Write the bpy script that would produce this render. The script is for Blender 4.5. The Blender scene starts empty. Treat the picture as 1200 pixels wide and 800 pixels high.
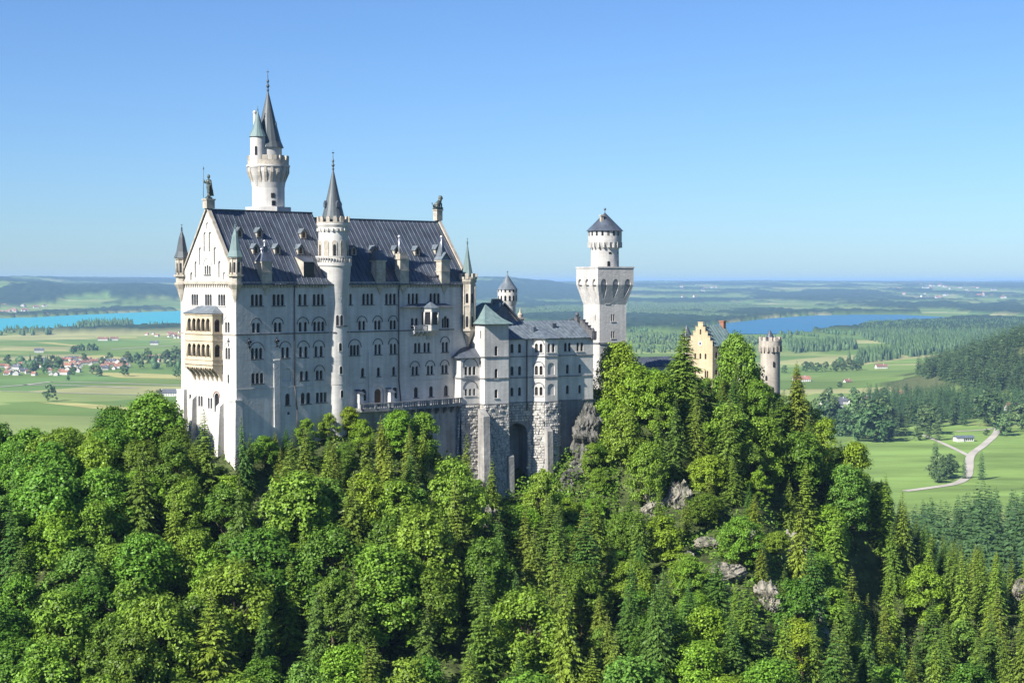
import bpy, bmesh, math, random
import numpy as np
from mathutils import Vector, Matrix
from mathutils.geometry import delaunay_2d_cdt

R = math.radians
S = bpy.context.scene
COL = S.collection
rnd = random.Random(7)

# ------------------------------------------------------------------ camera, light, exposure
PITCH = math.atan(70.0 / 2000.0)
FPX = 2000.0
cam_d = bpy.data.cameras.new('camera')
cam = bpy.data.objects.new('camera', cam_d)
COL.objects.link(cam)
cam.location = (0, 0, 0)
cam.rotation_euler = (math.pi / 2 - PITCH, 0, 0)
cam_d.sensor_width = 36.0
cam_d.lens = 36.0 * FPX / 1200.0
cam_d.clip_start = 1.0
cam_d.clip_end = 200000.0
S.camera = cam

SUN_A, SUN_E = R(45.0), R(37.0)
sun_vec = Vector((-math.cos(SUN_A) * math.cos(SUN_E), -math.sin(SUN_A) * math.cos(SUN_E), math.sin(SUN_E)))
sd = bpy.data.lights.new('sun', 'SUN')
sd.energy = 5.0
sd.angle = R(0.5)
sd.color = (1.0, 0.95, 0.86)
sun = bpy.data.objects.new('sun', sd)
COL.objects.link(sun)
sun.rotation_euler = (-sun_vec).to_track_quat('-Z', 'Y').to_euler()
sun.location = (-200, -200, 300)

W = bpy.data.worlds.new('World')
S.world = W
W.use_nodes = True
nt = W.node_tree
sky = nt.nodes.new('ShaderNodeTexSky')
sky.sky_type = 'NISHITA'
sky.sun_disc = False
sky.sun_elevation = SUN_E
sky.sun_rotation = math.atan2(sun_vec.x, sun_vec.y)
sky.altitude = 900
sky.air_density = 1.0
sky.dust_density = 0.6
sky.ozone_density = 2.0
tint = nt.nodes.new('ShaderNodeMix')
tint.data_type = 'RGBA'; tint.blend_type = 'MULTIPLY'
tint.inputs['Factor'].default_value = 1.0
tint.inputs['B'].default_value = (0.595, 0.832, 1.18, 1)
nt.links.new(sky.outputs[0], tint.inputs['A'])
nt.links.new(tint.outputs['Result'], nt.nodes['Background'].inputs['Color'])
nt.nodes['Background'].inputs['Strength'].default_value = 0.058

S.view_settings.view_transform = 'Standard'
S.view_settings.look = 'None'
S.view_settings.gamma = 1.0
S.view_settings.exposure = 1.05
S.render.engine = 'CYCLES'
S.cycles.use_denoising = True
S.cycles.max_bounces = 6
S.cycles.diffuse_bounces = 3
S.cycles.transmission_bounces = 3
S.cycles.volume_bounces = 0
S.cycles.transparent_max_bounces = 8

# ------------------------------------------------------------------ geometry of the view (used to survey the place)
CP, SP = math.cos(PITCH), math.sin(PITCH)
def ray(px, py):
    cx, cy = (px - 600.0) / FPX, (400.0 - py) / FPX
    return Vector((cx, CP + SP * cy, -SP + CP * cy))
def at_y(px, py, Y):
    d = ray(px, py)
    return d * (Y / d.y)
def at_z(px, py, z):
    d = ray(px, py)
    return d * (z / d.z)
def pix(p):
    d = p[1] * CP - p[2] * SP
    up = p[1] * SP + p[2] * CP
    return 600 + FPX * p[0] / d, 400 - FPX * up / d
class Frame:
    """a building's own axes: u along its south front, v into its depth"""
    def __init__(s, ox, oy, deg):
        s.ox, s.oy, s.a = ox, oy, R(deg)
        s.c, s.s = math.cos(s.a), math.sin(s.a)
    def local(s, X, Y):
        x, y = X - s.ox, Y - s.oy
        return x * s.c + y * s.s, -x * s.s + y * s.c
    def world(s, u, v):
        return s.ox + u * s.c - v * s.s, s.oy + u * s.s + v * s.c
    def u(s, px, py=400, v=0.0):            # where the sight line meets the plane v
        d = ray(px, py)
        k = (v + (-s.ox * s.s + s.oy * s.c)) / (-d.x * s.s + d.y * s.c)
        return s.local(d.x * k, d.y * k)[0]
    def uz(s, px, py, v=0.0):
        d = ray(px, py)
        k = (v + (-s.ox * s.s + s.oy * s.c)) / (-d.x * s.s + d.y * s.c)
        return s.local(d.x * k, d.y * k)[0], d.z * k
    def vz(s, px, py, u=0.0):
        d = ray(px, py)
        k = (u + (s.ox * s.c + s.oy * s.s)) / (d.x * s.c + d.y * s.s)
        return s.local(d.x * k, d.y * k)[1], d.z * k

# ------------------------------------------------------------------ materials
MAT = {}
def mat(name, col, rough=0.8, spec=0.3, metal=0.0, var=0.0, vscale=1.0, col2=None, bump=0.0, bscale=4.0, stretch=None, trans=0.0):
    m = bpy.data.materials.new(name)
    m.use_nodes = True
    t = m.node_tree
    b = t.nodes['Principled BSDF']
    b.inputs['Base Color'].default_value = (*col, 1)
    b.inputs['Roughness'].default_value = rough
    b.inputs['Specular IOR Level'].default_value = spec
    b.inputs['Metallic'].default_value = metal
    tc = t.nodes.new('ShaderNodeTexCoord')
    mp = t.nodes.new('ShaderNodeMapping')
    if stretch: mp.inputs['Scale'].default_value = stretch
    t.links.new(tc.outputs['Object'], mp.inputs['Vector'])
    if col2 or var:
        n = t.nodes.new('ShaderNodeTexNoise')
        n.inputs['Scale'].default_value = vscale
        n.inputs['Detail'].default_value = 6
        n.inputs['Roughness'].default_value = 0.65
        t.links.new(mp.outputs[0], n.inputs['Vector'])
        rp = t.nodes.new('ShaderNodeValToRGB')
        c2 = col2 or tuple(max(0, c * (1 - var)) for c in col)
        c1 = col if col2 else tuple(min(1, c * (1 + var * 0.5)) for c in col)
        rp.color_ramp.elements[0].position = 0.35
        rp.color_ramp.elements[1].position = 0.65
        rp.color_ramp.elements[0].color = (*c2, 1)
        rp.color_ramp.elements[1].color = (*c1, 1)
        t.links.new(n.outputs['Fac'], rp.inputs[0])
        t.links.new(rp.outputs[0], b.inputs['Base Color'])
    if bump:
        n2 = t.nodes.new('ShaderNodeTexNoise')
        n2.inputs['Scale'].default_value = bscale
        n2.inputs['Detail'].default_value = 5
        t.links.new(mp.outputs[0], n2.inputs['Vector'])
        bp = t.nodes.new('ShaderNodeBump')
        bp.inputs['Strength'].default_value = bump
        bp.inputs['Distance'].default_value = 0.2
        t.links.new(n2.outputs['Fac'], bp.inputs['Height'])
        t.links.new(bp.outputs[0], b.inputs['Normal'])
    MAT[name] = m
    return m

def ashlar(name, c1, c2, mortar, bw=1.1, bh=0.42, streak=0.25, bump=0.25):
    """dressed stone: courses of blocks, broad weather stains and vertical run-off streaks"""
    m = bpy.data.materials.new(name)
    m.use_nodes = True
    t = m.node_tree; N = t.nodes; L = t.links
    b = N['Principled BSDF']
    b.inputs['Roughness'].default_value = 0.85
    b.inputs['Specular IOR Level'].default_value = 0.2
    tc = N.new('ShaderNodeTexCoord')
    sep = N.new('ShaderNodeSeparateXYZ'); L.new(tc.outputs['Object'], sep.inputs[0])
    add = N.new('ShaderNodeMath'); add.operation = 'ADD'
    L.new(sep.outputs[0], add.inputs[0]); L.new(sep.outputs[1], add.inputs[1])
    cmb = N.new('ShaderNodeCombineXYZ')
    L.new(add.outputs[0], cmb.inputs[0]); L.new(sep.outputs[2], cmb.inputs[1])
    br = N.new('ShaderNodeTexBrick')
    br.inputs['Scale'].default_value = 1.0
    br.inputs['Brick Width'].default_value = bw
    br.inputs['Row Height'].default_value = bh
    br.inputs['Mortar Size'].default_value = 0.012
    br.inputs['Color1'].default_value = (*c1, 1)
    br.inputs['Color2'].default_value = (*c2, 1)
    br.inputs['Mortar'].default_value = (*mortar, 1)
    L.new(cmb.outputs[0], br.inputs['Vector'])
    n = N.new('ShaderNodeTexNoise'); n.inputs['Scale'].default_value = 0.16; n.inputs['Detail'].default_value = 7
    L.new(tc.outputs['Object'], n.inputs['Vector'])
    mp = N.new('ShaderNodeMapping'); mp.inputs['Scale'].default_value = (0.9, 0.9, 0.06)
    L.new(tc.outputs['Object'], mp.inputs['Vector'])
    n2 = N.new('ShaderNodeTexNoise'); n2.inputs['Scale'].default_value = 1.0; n2.inputs['Detail'].default_value = 5
    L.new(mp.outputs[0], n2.inputs['Vector'])
    mul = N.new('ShaderNodeMath'); mul.operation = 'MULTIPLY'
    L.new(n.outputs['Fac'], mul.inputs[0]); L.new(n2.outputs['Fac'], mul.inputs[1])
    mr = N.new('ShaderNodeMapRange')
    mr.inputs['From Min'].default_value = 0.14; mr.inputs['From Max'].default_value = 0.36
    mr.inputs['To Min'].default_value = 1.0 - streak; mr.inputs['To Max'].default_value = 1.06
    L.new(mul.outputs[0], mr.inputs['Value'])
    mx = N.new('ShaderNodeMix'); mx.data_type = 'RGBA'; mx.blend_type = 'MULTIPLY'
    mx.inputs['Factor'].default_value = 1.0
    L.new(br.outputs['Color'], mx.inputs['A']); L.new(mr.outputs[0], mx.inputs['B'])
    L.new(mx.outputs['Result'], b.inputs['Base Color'])
    n3 = N.new('ShaderNodeTexNoise'); n3.inputs['Scale'].default_value = 1.6; n3.inputs['Detail'].default_value = 6
    L.new(tc.outputs['Object'], n3.inputs['Vector'])
    bp = N.new('ShaderNodeBump'); bp.inputs['Strength'].default_value = bump; bp.inputs['Distance'].default_value = 0.12
    L.new(n3.outputs['Fac'], bp.inputs['Height'])
    L.new(bp.outputs[0], b.inputs['Normal'])
    MAT[name] = m
    return m

ashlar('limestone', (0.56, 0.54, 0.505), (0.505, 0.488, 0.46), (0.43, 0.415, 0.39), streak=0.27)
ashlar('limestone_grey', (0.52, 0.50, 0.475), (0.44, 0.43, 0.415), (0.36, 0.35, 0.335), bw=0.9, bh=0.45, streak=0.25, bump=0.6)
ashlar('retaining_stone', (0.25, 0.25, 0.25), (0.21, 0.21, 0.215), (0.19, 0.19, 0.19), streak=0.4, bump=0.5)  # dark grey; stands in for shade on the terrace and foundation wall
ashlar('sandstone', (0.52, 0.44, 0.32), (0.48, 0.40, 0.29), (0.42, 0.35, 0.26), bw=0.7, bh=0.35, streak=0.2)
ashlar('yellow_brick', (0.48, 0.40, 0.26), (0.43, 0.355, 0.225), (0.38, 0.32, 0.22), bw=0.5, bh=0.2, streak=0.2)
ashlar('tower_stone', (0.42, 0.38, 0.325), (0.36, 0.325, 0.28), (0.29, 0.26, 0.23), bw=0.8, bh=0.4, streak=0.35, bump=0.5)
ashlar('weathered_stone', (0.36, 0.35, 0.33), (0.30, 0.29, 0.28), (0.25, 0.24, 0.23), bw=0.9, bh=0.45, streak=0.45, bump=0.7)
mat('rustic_block', (0.52, 0.495, 0.45), 0.9, 0.2, col2=(0.25, 0.245, 0.235), vscale=1.1, bump=0.9, bscale=3.0)
mat('trim_stone', (0.40, 0.36, 0.30), 0.85, 0.2, var=0.3, vscale=0.8, bump=0.2)
mat('pale_trim', (0.46, 0.445, 0.42), 0.85, 0.2, var=0.15, vscale=0.8)
mat('dark_ledge', (0.10, 0.10, 0.105), 0.7, 0.3, var=0.3)
mat('slate_metal', (0.070, 0.084, 0.110), 0.4, 0.5, var=0.45, vscale=0.35, stretch=(1.2, 1.2, 0.15), bump=0.08, bscale=1.0)
mat('grey_metal', (0.12, 0.145, 0.17), 0.45, 0.5, var=0.4, vscale=0.5, stretch=(1.5, 1.5, 0.2))
mat('copper_green', (0.165, 0.232, 0.225), 0.6, 0.4, col2=(0.09, 0.135, 0.14), vscale=0.5, stretch=(1.6, 1.6, 0.12))
mat('spire_metal', (0.085, 0.102, 0.108), 0.5, 0.4, col2=(0.055, 0.065, 0.075), vscale=0.6, stretch=(1.5, 1.5, 0.15))
_g = mat('glass_dark', (0.012, 0.013, 0.016), 0.16, 0.3)
_t = _g.node_tree
_n = _t.nodes.new('ShaderNodeNewGeometry'); _r = _t.nodes.new('ShaderNodeValToRGB'); _r.color_ramp.interpolation = 'CONSTANT'
_r.color_ramp.elements[0].color = (0.008, 0.009, 0.011, 1); _r.color_ramp.elements[1].position = 0.86; _r.color_ramp.elements[1].color = (0.10, 0.095, 0.085, 1)
_e = _r.color_ramp.elements.new(0.5); _e.color = (0.022, 0.022, 0.026, 1)
_t.links.new(_n.outputs['Random Per Island'], _r.inputs[0]); _t.links.new(_r.outputs[0], _t.nodes['Principled BSDF'].inputs['Base Color'])
mat('shade_timber', (0.10, 0.06, 0.035), 0.8, 0.2, var=0.3, vscale=2)
mat('iron', (0.03, 0.03, 0.035), 0.5, 0.5)
mat('bronze', (0.07, 0.085, 0.075), 0.5, 0.5, var=0.4, vscale=2)
mat('gilt', (0.55, 0.55, 0.6), 0.35, 0.5, metal=0.6)
mat('rock', (0.33, 0.30, 0.25), 0.9, 0.2, col2=(0.045, 0.052, 0.035), vscale=0.75, bump=1.0, bscale=1.6, stretch=(1, 1, 0.5))
mat('dark_rock', (0.19, 0.18, 0.165), 0.9, 0.2, col2=(0.03, 0.034, 0.026), vscale=0.75, bump=1.0, bscale=1.6, stretch=(1, 1, 0.4))
mat('bark', (0.10, 0.075, 0.055), 0.9, 0.1, var=0.4, vscale=1.5)
mat('deadwood', (0.30, 0.25, 0.21), 0.9, 0.1, var=0.3)
mat('house_wall', (0.55, 0.535, 0.505), 0.85, 0.2, var=0.12, vscale=0.1)
mat('terracotta', (0.30, 0.145, 0.10), 0.8, 0.2, var=0.4, vscale=0.05)
mat('brown_roof', (0.22, 0.12, 0.09), 0.8, 0.2, var=0.4, vscale=0.05)
mat('slate_roof_far', (0.11, 0.115, 0.135), 0.6, 0.3, var=0.3, vscale=0.05)
mat('road_gravel', (0.42, 0.385, 0.33), 0.9, 0.1, var=0.2, vscale=0.02)
mat('hay_field', (0.36, 0.34, 0.13), 0.95, 0.05, var=0.3, vscale=0.02, stretch=(0.3, 2.2, 1))
mat('lime_meadow', (0.18, 0.27, 0.07), 0.95, 0.05, var=0.35, vscale=0.012, stretch=(0.5, 1.6, 1))
mat('grass_bank', (0.10, 0.16, 0.04), 0.95, 0.05, var=0.4, vscale=0.4, bump=0.6, bscale=1.5)

def leaf_mat(name, base, trans=0.35, dark=0.55):
    m = bpy.data.materials.new(name)
    m.use_nodes = True
    t = m.node_tree; N = t.nodes; L = t.links
    out = N['Material Output']
    b = N['Principled BSDF']
    b.inputs['Roughness'].default_value = 0.5
    b.inputs['Specular IOR Level'].default_value = 0.25
    oi = N.new('ShaderNodeObjectInfo')
    geo = N.new('ShaderNodeNewGeometry')
    c = N.new('ShaderNodeMix'); c.data_type = 'RGBA'; c.blend_type = 'MULTIPLY'
    c.inputs['Factor'].default_value = 1.0
    c.inputs['A'].default_value = (*base, 1)
    L.new(oi.outputs['Color'], c.inputs['B'])
    hv = N.new('ShaderNodeHueSaturation')
    mr = N.new('ShaderNodeMapRange')
    mr.inputs['To Min'].default_value = dark; mr.inputs['To Max'].default_value = 1.35
    L.new(geo.outputs['Random Per Island'], mr.inputs['Value'])
    L.new(mr.outputs[0], hv.inputs['Value'])
    mh = N.new('ShaderNodeMapRange')
    mh.inputs['To Min'].default_value = 0.475; mh.inputs['To Max'].default_value = 0.515
    L.new(oi.outputs['Random'], mh.inputs['Value'])
    L.new(mh.outputs[0], hv.inputs['Hue'])
    L.new(c.outputs['Result'], hv.inputs['Color'])
    L.new(hv.outputs[0], b.inputs['Base Color'])
    tr = N.new('ShaderNodeBsdfTranslucent')
    L.new(hv.outputs[0], tr.inputs['Color'])
    mx = N.new('ShaderNodeMixShader'); mx.inputs[0].default_value = trans
    L.new(b.outputs[0], mx.inputs[1]); L.new(tr.outputs[0], mx.inputs[2])
    L.new(mx.outputs[0], out.inputs['Surface'])
    MAT[name] = m
    return m
leaf_mat('broad_leaf', (0.160, 0.298, 0.030), trans=0.28, dark=0.45)
leaf_mat('needle', (0.112, 0.185, 0.030), trans=0.15, dark=0.45)
leaf_mat('far_needle', (0.060, 0.105, 0.036), trans=0.1, dark=0.75)
leaf_mat('far_leaf', (0.060, 0.110, 0.035), trans=0.1, dark=0.75)

# ------------------------------------------------------------------ mesh builder
class MB:
    def __init__(s, dz=0.0):
        s.v, s.f, s.m, s.sm, s.dz = [], [], [], [], dz
    def add(s, pts, faces, mi=0, smooth=False):
        b = len(s.v)
        s.v += [(p[0], p[1], p[2]) for p in pts]
        for f in faces:
            s.f.append([b + i for i in f]); s.m.append(mi); s.sm.append(smooth)
    def box(s, x0, y0, z0, x1, y1, z1, mi=0):
        p = [(x0,y0,z0),(x1,y0,z0),(x1,y1,z0),(x0,y1,z0),(x0,y0,z1),(x1,y0,z1),(x1,y1,z1),(x0,y1,z1)]
        s.add(p, [(0,3,2,1),(4,5,6,7),(0,1,5,4),(1,2,6,5),(2,3,7,6),(3,0,4,7)], mi)
    def rbox(s, cx, cy, ang, w, d, z0, z1, mi=0, taper=1.0):
        """box of width w (tangential), depth d (radial), turned by ang about z"""
        ca, sa = math.cos(ang), math.sin(ang)
        P = []
        for z, k in ((z0, 1.0), (z1, taper)):
            for a, b in ((-w/2,-d/2),(w/2,-d/2),(w/2,d/2),(-w/2,d/2)):
                P.append((cx + (a*ca - b*sa)*k, cy + (a*sa + b*ca)*k, z))
        s.add(P, [(0,3,2,1),(4,5,6,7),(0,1,5,4),(1,2,6,5),(2,3,7,6),(3,0,4,7)], mi)
    def prism(s, poly, z0, z1, mi=0, scale=1.0):
        n = len(poly)
        cx = sum(p[0] for p in poly)/n; cy = sum(p[1] for p in poly)/n
        P = [(p[0],p[1],z0) for p in poly] + [(cx+(p[0]-cx)*scale, cy+(p[1]-cy)*scale, z1) for p in poly]
        F = [tuple(range(n-1,-1,-1)), tuple(range(n,2*n))] + [(i,(i+1)%n,n+(i+1)%n,n+i) for i in range(n)]
        s.add(P, F, mi)
    def lathe(s, prof, cx, cy, n=28, mi=0, a0=0.0, smooth=True):
        for (r0,z0),(r1,z1) in zip(prof[:-1], prof[1:]):
            P = []
            for r, z in ((r0,z0),(r1,z1)):
                for i in range(n):
                    a = a0 + 2*math.pi*i/n
                    P.append((cx+r*math.cos(a), cy+r*math.sin(a), z))
            F = []
            for i in range(n):
                j = (i+1) % n
                if r1 < 1e-4: F.append((i, j, n+i))
                elif r0 < 1e-4: F.append((i, n+j, n+i))
                else: F.append((i, j, n+j, n+i))
            s.add(P, F, mi, smooth)
    def tube(s, p0, p1, r0, r1=None, n=6, mi=0):
        r1 = r0 if r1 is None else r1
        p0, p1 = Vector(p0), Vector(p1)
        d = p1 - p0
        if d.length < 1e-6: return
        q = d.to_track_quat('Z', 'Y')
        P = []
        for c, r in ((p0,r0),(p1,r1)):
            for i in range(n):
                a = 2*math.pi*i/n
                P.append(c + q @ Vector((r*math.cos(a), r*math.sin(a), 0)))
        F = [(i,(i+1)%n,n+(i+1)%n,n+i) for i in range(n)] + [tuple(range(n-1,-1,-1)), tuple(range(n,2*n))]
        s.add(P, F, mi, True)
    def ball(s, c, r, mi=0, sz=1.0, n=10):
        prof = [(max(1e-5, r*math.sin(math.pi*k/6)), c[2]-r*sz*math.cos(math.pi*k/6)) for k in range(7)]
        s.lathe(prof, c[0], c[1], n, mi)
    def build(s, name, mats, parent=None, loc=None, merge=False):
        me = bpy.data.meshes.new(name)
        me.from_pydata([(a, b, c + s.dz) for a, b, c in s.v], [], s.f)
        for k in (mats if isinstance(mats, (list, tuple)) else [mats]):
            me.materials.append(MAT[k])
        me.polygons.foreach_set('material_index', s.m)
        me.polygons.foreach_set('use_smooth', s.sm)
        if merge:
            bm = bmesh.new(); bm.from_mesh(me)
            bmesh.ops.remove_doubles(bm, verts=bm.verts, dist=1e-4)
            bm.to_mesh(me); bm.free()
        me.update()
        o = bpy.data.objects.new(name, me)
        COL.objects.link(o)
        if parent: o.parent = parent
        if loc: o.location = loc
        return o

def np_mesh(name, V, F, mats, midx=None):
    """mesh from numpy arrays, F an (n,4) or (n,3) index array"""
    me = bpy.data.meshes.new(name)
    n, k = F.shape
    me.vertices.add(len(V)); me.vertices.foreach_set('co', np.asarray(V, np.float32).ravel())
    me.loops.add(n*k); me.loops.foreach_set('vertex_index', F.astype(np.int32).ravel())
    me.polygons.add(n)
    me.polygons.foreach_set('loop_start', np.arange(0, n*k, k, dtype=np.int32))
    me.polygons.foreach_set('loop_total', np.full(n, k, np.int32))
    for m in mats: me.materials.append(MAT[m])
    if midx is not None: me.polygons.foreach_set('material_index', midx.astype(np.int32))
    me.update(calc_edges=True)
    return me

def tag(o, label=None, cat=None, group=None, kind=None):
    if label: o['label'] = label
    if cat: o['category'] = cat
    if group: o['group'] = group
    if kind: o['kind'] = kind
    return o
def thing(name, loc, rz, label, cat, group=None):
    o = bpy.data.objects.new(name, None)
    COL.objects.link(o)
    o.empty_display_size = 2.0
    o.location = loc; o.rotation_euler = (0, 0, rz)
    return tag(o, label, cat, group)

# ------------------------------------------------------------------ walls with real openings
def arch_poly(a, w, b0, b1, kind='arch', n=8):
    """opening outline, counter-clockwise, centred on a, from b0 up to b1"""
    h = w/2
    if kind == 'rect': return [(a-h,b0),(a+h,b0),(a+h,b1),(a-h,b1)]
    rise = h if kind == 'arch' else h*1.5
    sp = b1 - rise
    P = [(a-h,b0),(a+h,b0)]
    for i in range(n+1):
        t = math.pi*i/n
        P.append((a+h*math.cos(t), sp+rise*math.sin(t)))
    return P
def inside(p, poly):
    c = False
    for (x0,y0),(x1,y1) in zip(poly, poly[1:]+poly[:1]):
        if (y0 > p[1]) != (y1 > p[1]) and p[0] < (x1-x0)*(p[1]-y0)/(y1-y0)+x0: c = not c
    return c
def face_with_holes(mb, P, outline, holes, mi=0, back_mi=0):
    """P maps (a, b, depth) to the building's axes; holes = (polygon, depth, closed)"""
    verts = [Vector(p) for p in outline]
    edges = [(i,(i+1) % len(outline)) for i in range(len(outline))]
    for h, d, closed in holes:
        b = len(verts); verts += [Vector(p) for p in h]
        edges += [(b+i, b+(i+1) % len(h)) for i in range(len(h))]
    vo, eo, fo, *_ = delaunay_2d_cdt(verts, edges, [], 1, 1e-6)
    keep = []
    boxes = [(min(p[0] for p in h), max(p[0] for p in h), min(p[1] for p in h), max(p[1] for p in h), h) for h, d, c in holes]
    for f in fo:
        c = (sum(vo[i].x for i in f)/len(f), sum(vo[i].y for i in f)/len(f))
        if not inside(c, outline): continue
        if any(x0 < c[0] < x1 and y0 < c[1] < y1 and inside(c, h) for x0,x1,y0,y1,h in boxes): continue
        keep.append(tuple(f))
    mb.add([P(v.x, v.y, 0) for v in vo], keep, mi)
    for h, d, closed in holes:
        n = len(h)
        mb.add([P(x, y, 0) for x, y in h] + [P(x, y, d) for x, y in h], [(i,n+i,n+(i+1)%n,(i+1)%n) for i in range(n)], mi)
        if closed: mb.add([P(x, y, d) for x, y in h], [tuple(range(n))], back_mi)
class Facade:
    """collects the openings of one wall plane, then makes the wall face and each window part"""
    def __init__(s, P, outline, dz):
        s.P, s.outline, s.holes, s.win, s.dz = P, outline, [], [], dz
    def window(s, lights, kind='arch', depth=0.38, sill=None, hood=None, hood_mat=None):
        """lights = (centre, width, bottom, top); hood = (centre, radius, springing) of a blind arch"""
        polys = [arch_poly(a, w, b0, b1, kind) for a, w, b0, b1 in lights]
        for p in polys: s.holes.append((p, depth, False))
        s.win.append((lights, kind, depth, sill, hood, polys, hood_mat))
    def blind(s, a, w, b0, b1, kind='arch', depth=0.22):
        s.holes.append((arch_poly(a, w, b0, b1, kind), depth, True))
    def face(s, mb, mi=0):
        face_with_holes(mb, s.P, s.outline, s.holes, mi, mi)
    def windows(s, root, name='window', frame_mat='pale_trim', hood_mat='dark_ledge'):
        P = s.P
        for lights, kind, depth, sill, hood, polys, hm in s.win:
            g = MB(s.dz)
            for (a,w,b0,b1), poly in zip(lights, polys):
                g.add([P(x, y, depth-0.02) for x, y in poly], [tuple(range(len(poly)))], 0)
                # glazing bars in front of the pane
                for (x0,y0,x1,y1) in ((a-0.03,b0,a+0.03,b1-0.02),(a-w/2,(b0+b1)/2-0.03,a+w/2,(b0+b1)/2+0.03)):
                    g.add([P(x0,y0,depth-0.06),P(x1,y0,depth-0.06),P(x1,y1,depth-0.06),P(x0,y1,depth-0.06)], [(0,1,2,3)], 1)
            wo = g.build(name, ['glass_dark','shade_timber'], root)
            if sill:
                q = MB(s.dz); x0 = min(l[0]-l[1]/2 for l in lights)-0.25; x1 = max(l[0]+l[1]/2 for l in lights)+0.25
                b = min(l[2] for l in lights)
                solid(q, P, x0, x1, b-0.2, b-0.02, -0.16, 0.1)
                q.build('sill', sill, wo)
            if hood:
                a, r, sp = hood
                q = MB(s.dz); n = 12
                pts = []
                for k in range(n+1):
                    t = math.pi*k/n
                    for rr in (r, r+0.16):
                        for d in (0.02, -0.1):
                            pts.append(P(a+rr*math.cos(t), sp+rr*math.sin(t), d))
                F = []
                for k in range(n):
                    i = 4*k; j = i+4
                    F += [(i+1,i+3,j+3,j+1),(i,i+1,j+1,j),(i+2,j+2,j+3,i+3)]
                q.add(pts, F)
                q.build('hood_mould', hm or hood_mat, wo)
def solid(mb, P, a0, a1, b0, b1, d0, d1, mi=0):
    p = [P(a0,b0,d0),P(a1,b0,d0),P(a1,b0,d1),P(a0,b0,d1),P(a0,b1,d0),P(a1,b1,d0),P(a1,b1,d1),P(a0,b1,d1)]
    mb.add(p, [(0,3,2,1),(4,5,6,7),(0,1,5,4),(1,2,6,5),(2,3,7,6),(3,0,4,7)], mi)
def finial(mb, x, y, z, h, r=0.16, mi=0):
    mb.lathe([(r*0.8,z-0.1),(r*1.6,z+0.08*h),(r*0.7,z+0.14*h),(r*2.2,z+0.24*h),(r*0.6,z+0.34*h),(r*1.6,z+0.44*h),(r*0.45,z+0.54*h),(0.05,z+0.8*h),(1e-5,z+h)], x, y, 8, mi)
    mb.box(x-0.28, y-0.04, z+0.80*h, x+0.28, y+0.04, z+0.84*h, mi)

ORD = ['leftmost','second','third','fourth','fifth','sixth','seventh','eighth','ninth','tenth']
ROW = ['top','second','third','fourth','fifth','sixth','seventh']
def ordinal_labels(items, base, cat, group):
    """items = (px, py, object): like things are told apart by their order, row by row where they are many"""
    n = len(items)
    if n == 1:
        tag(items[0][2], base, cat, group); return
    rows = -(-n//10)
    items = sorted(items, key=lambda q: q[1])
    per = -(-n//rows)
    for r_ in range(rows):
        L = sorted(items[r_*per:(r_+1)*per], key=lambda q: q[0])
        for q, (a, b, o) in enumerate(L):
            w = ('leftmost' if q == 0 else 'rightmost' if q == len(L)-1 else ORD[q]+' from left') if len(L) > 1 else 'single'
            if rows > 1: w += (', bottom row' if r_ == rows-1 else ', %s row' % ROW[min(r_, 6)])
            tag(o, '%s, %s' % (base, w), cat, group)
# ------------------------------------------------------------------ ground heights
CTRL = [
 (0,60,-95),(-60,60,-95),(60,60,-100),(0,150,-100),(-80,150,-96),(80,150,-108),
 (-100,250,-86),(-45,250,-88),(0,250,-92),(45,250,-95),(95,250,-108),
 (-105,285,-71),(-60,285,-73),(-20,285,-77),(15,285,-80),(45,285,-80),(74,285,-102),(110,285,-106),
 (-115,315,-57),(-70,315,-58),(-35,315,-60),(-5,315,-67),(25,315,-70),(50,315,-69),(70,318,-94),(105,320,-96),
 (-115,340,-47),(-75,340,-45),(-50,340,-47),(-25,345,-47),(0,345,-61),(25,345,-62),(54,345,-63),(74,350,-93),(102,350,-90),
 (-100,362,-43),(-56.6,348,-38.5),(-32.6,368,-33),(-21,379,-34.5),(-14,384,-42),(-8,383,-50),(2,384,-54),(9,388,-52),(16,396,-45),
 (25,398,-43),(32,404,-37),(22,432,-31),(40,440,-33),(65,480,-38),(80,470,-40),(60,452,-37),
 (40,382,-53),(30,362,-58),(46,402,-45),(60,420,-43),(70,440,-41),
 (58,390,-53),(57,368,-61),(76,428,-45),(83,426,-52),(91,430,-63),(98,420,-70),(116,400,-80),(88,402,-84),(80,388,-90),
 (110,372,-87),(112,450,-82),(132,480,-106),
 (-60,420,-60),(-100,420,-75),(0,470,-60),(50,540,-90),(100,540,-98),(-150,360,-60),(-150,300,-76),(-150,450,-110),(-150,250,-95),
 (0,600,-130),(-150,600,-160),(150,600,-122),(200,520,-114),(0,800,-178),(-200,800,-185),(200,800,-132),(260,900,-134),
 (350,1100,-160),(150,1000,-172),(0,1100,-188),(320,1300,-188),(-300,1200,-190),(600,1300,-182),(-500,700,-188),(500,800,-140),(300,400,-110),
]
_c = np.array(CTRL, float)
_SC = 100.0
def _phi(r2): return 0.5 * r2 * np.log(np.maximum(r2, 1e-12))
_n = len(_c)
_xy = _c[:, :2] / _SC
_d2 = ((_xy[:, None] - _xy[None]) ** 2).sum(-1)
_A = np.zeros((_n+3, _n+3)); _A[:_n,:_n] = _phi(_d2) + 1e-4*np.eye(_n)
_A[:_n,_n] = 1; _A[:_n,_n+1:] = _xy; _A[_n,:_n] = 1; _A[_n+1:,:_n] = _xy.T
_w = np.linalg.solve(_A, np.concatenate([_c[:,2], np.zeros(3)]))
def _hash(i, j, s):
    h = np.sin(i*127.1 + j*311.7 + s*74.7) * 43758.5453
    return h - np.floor(h)
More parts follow.
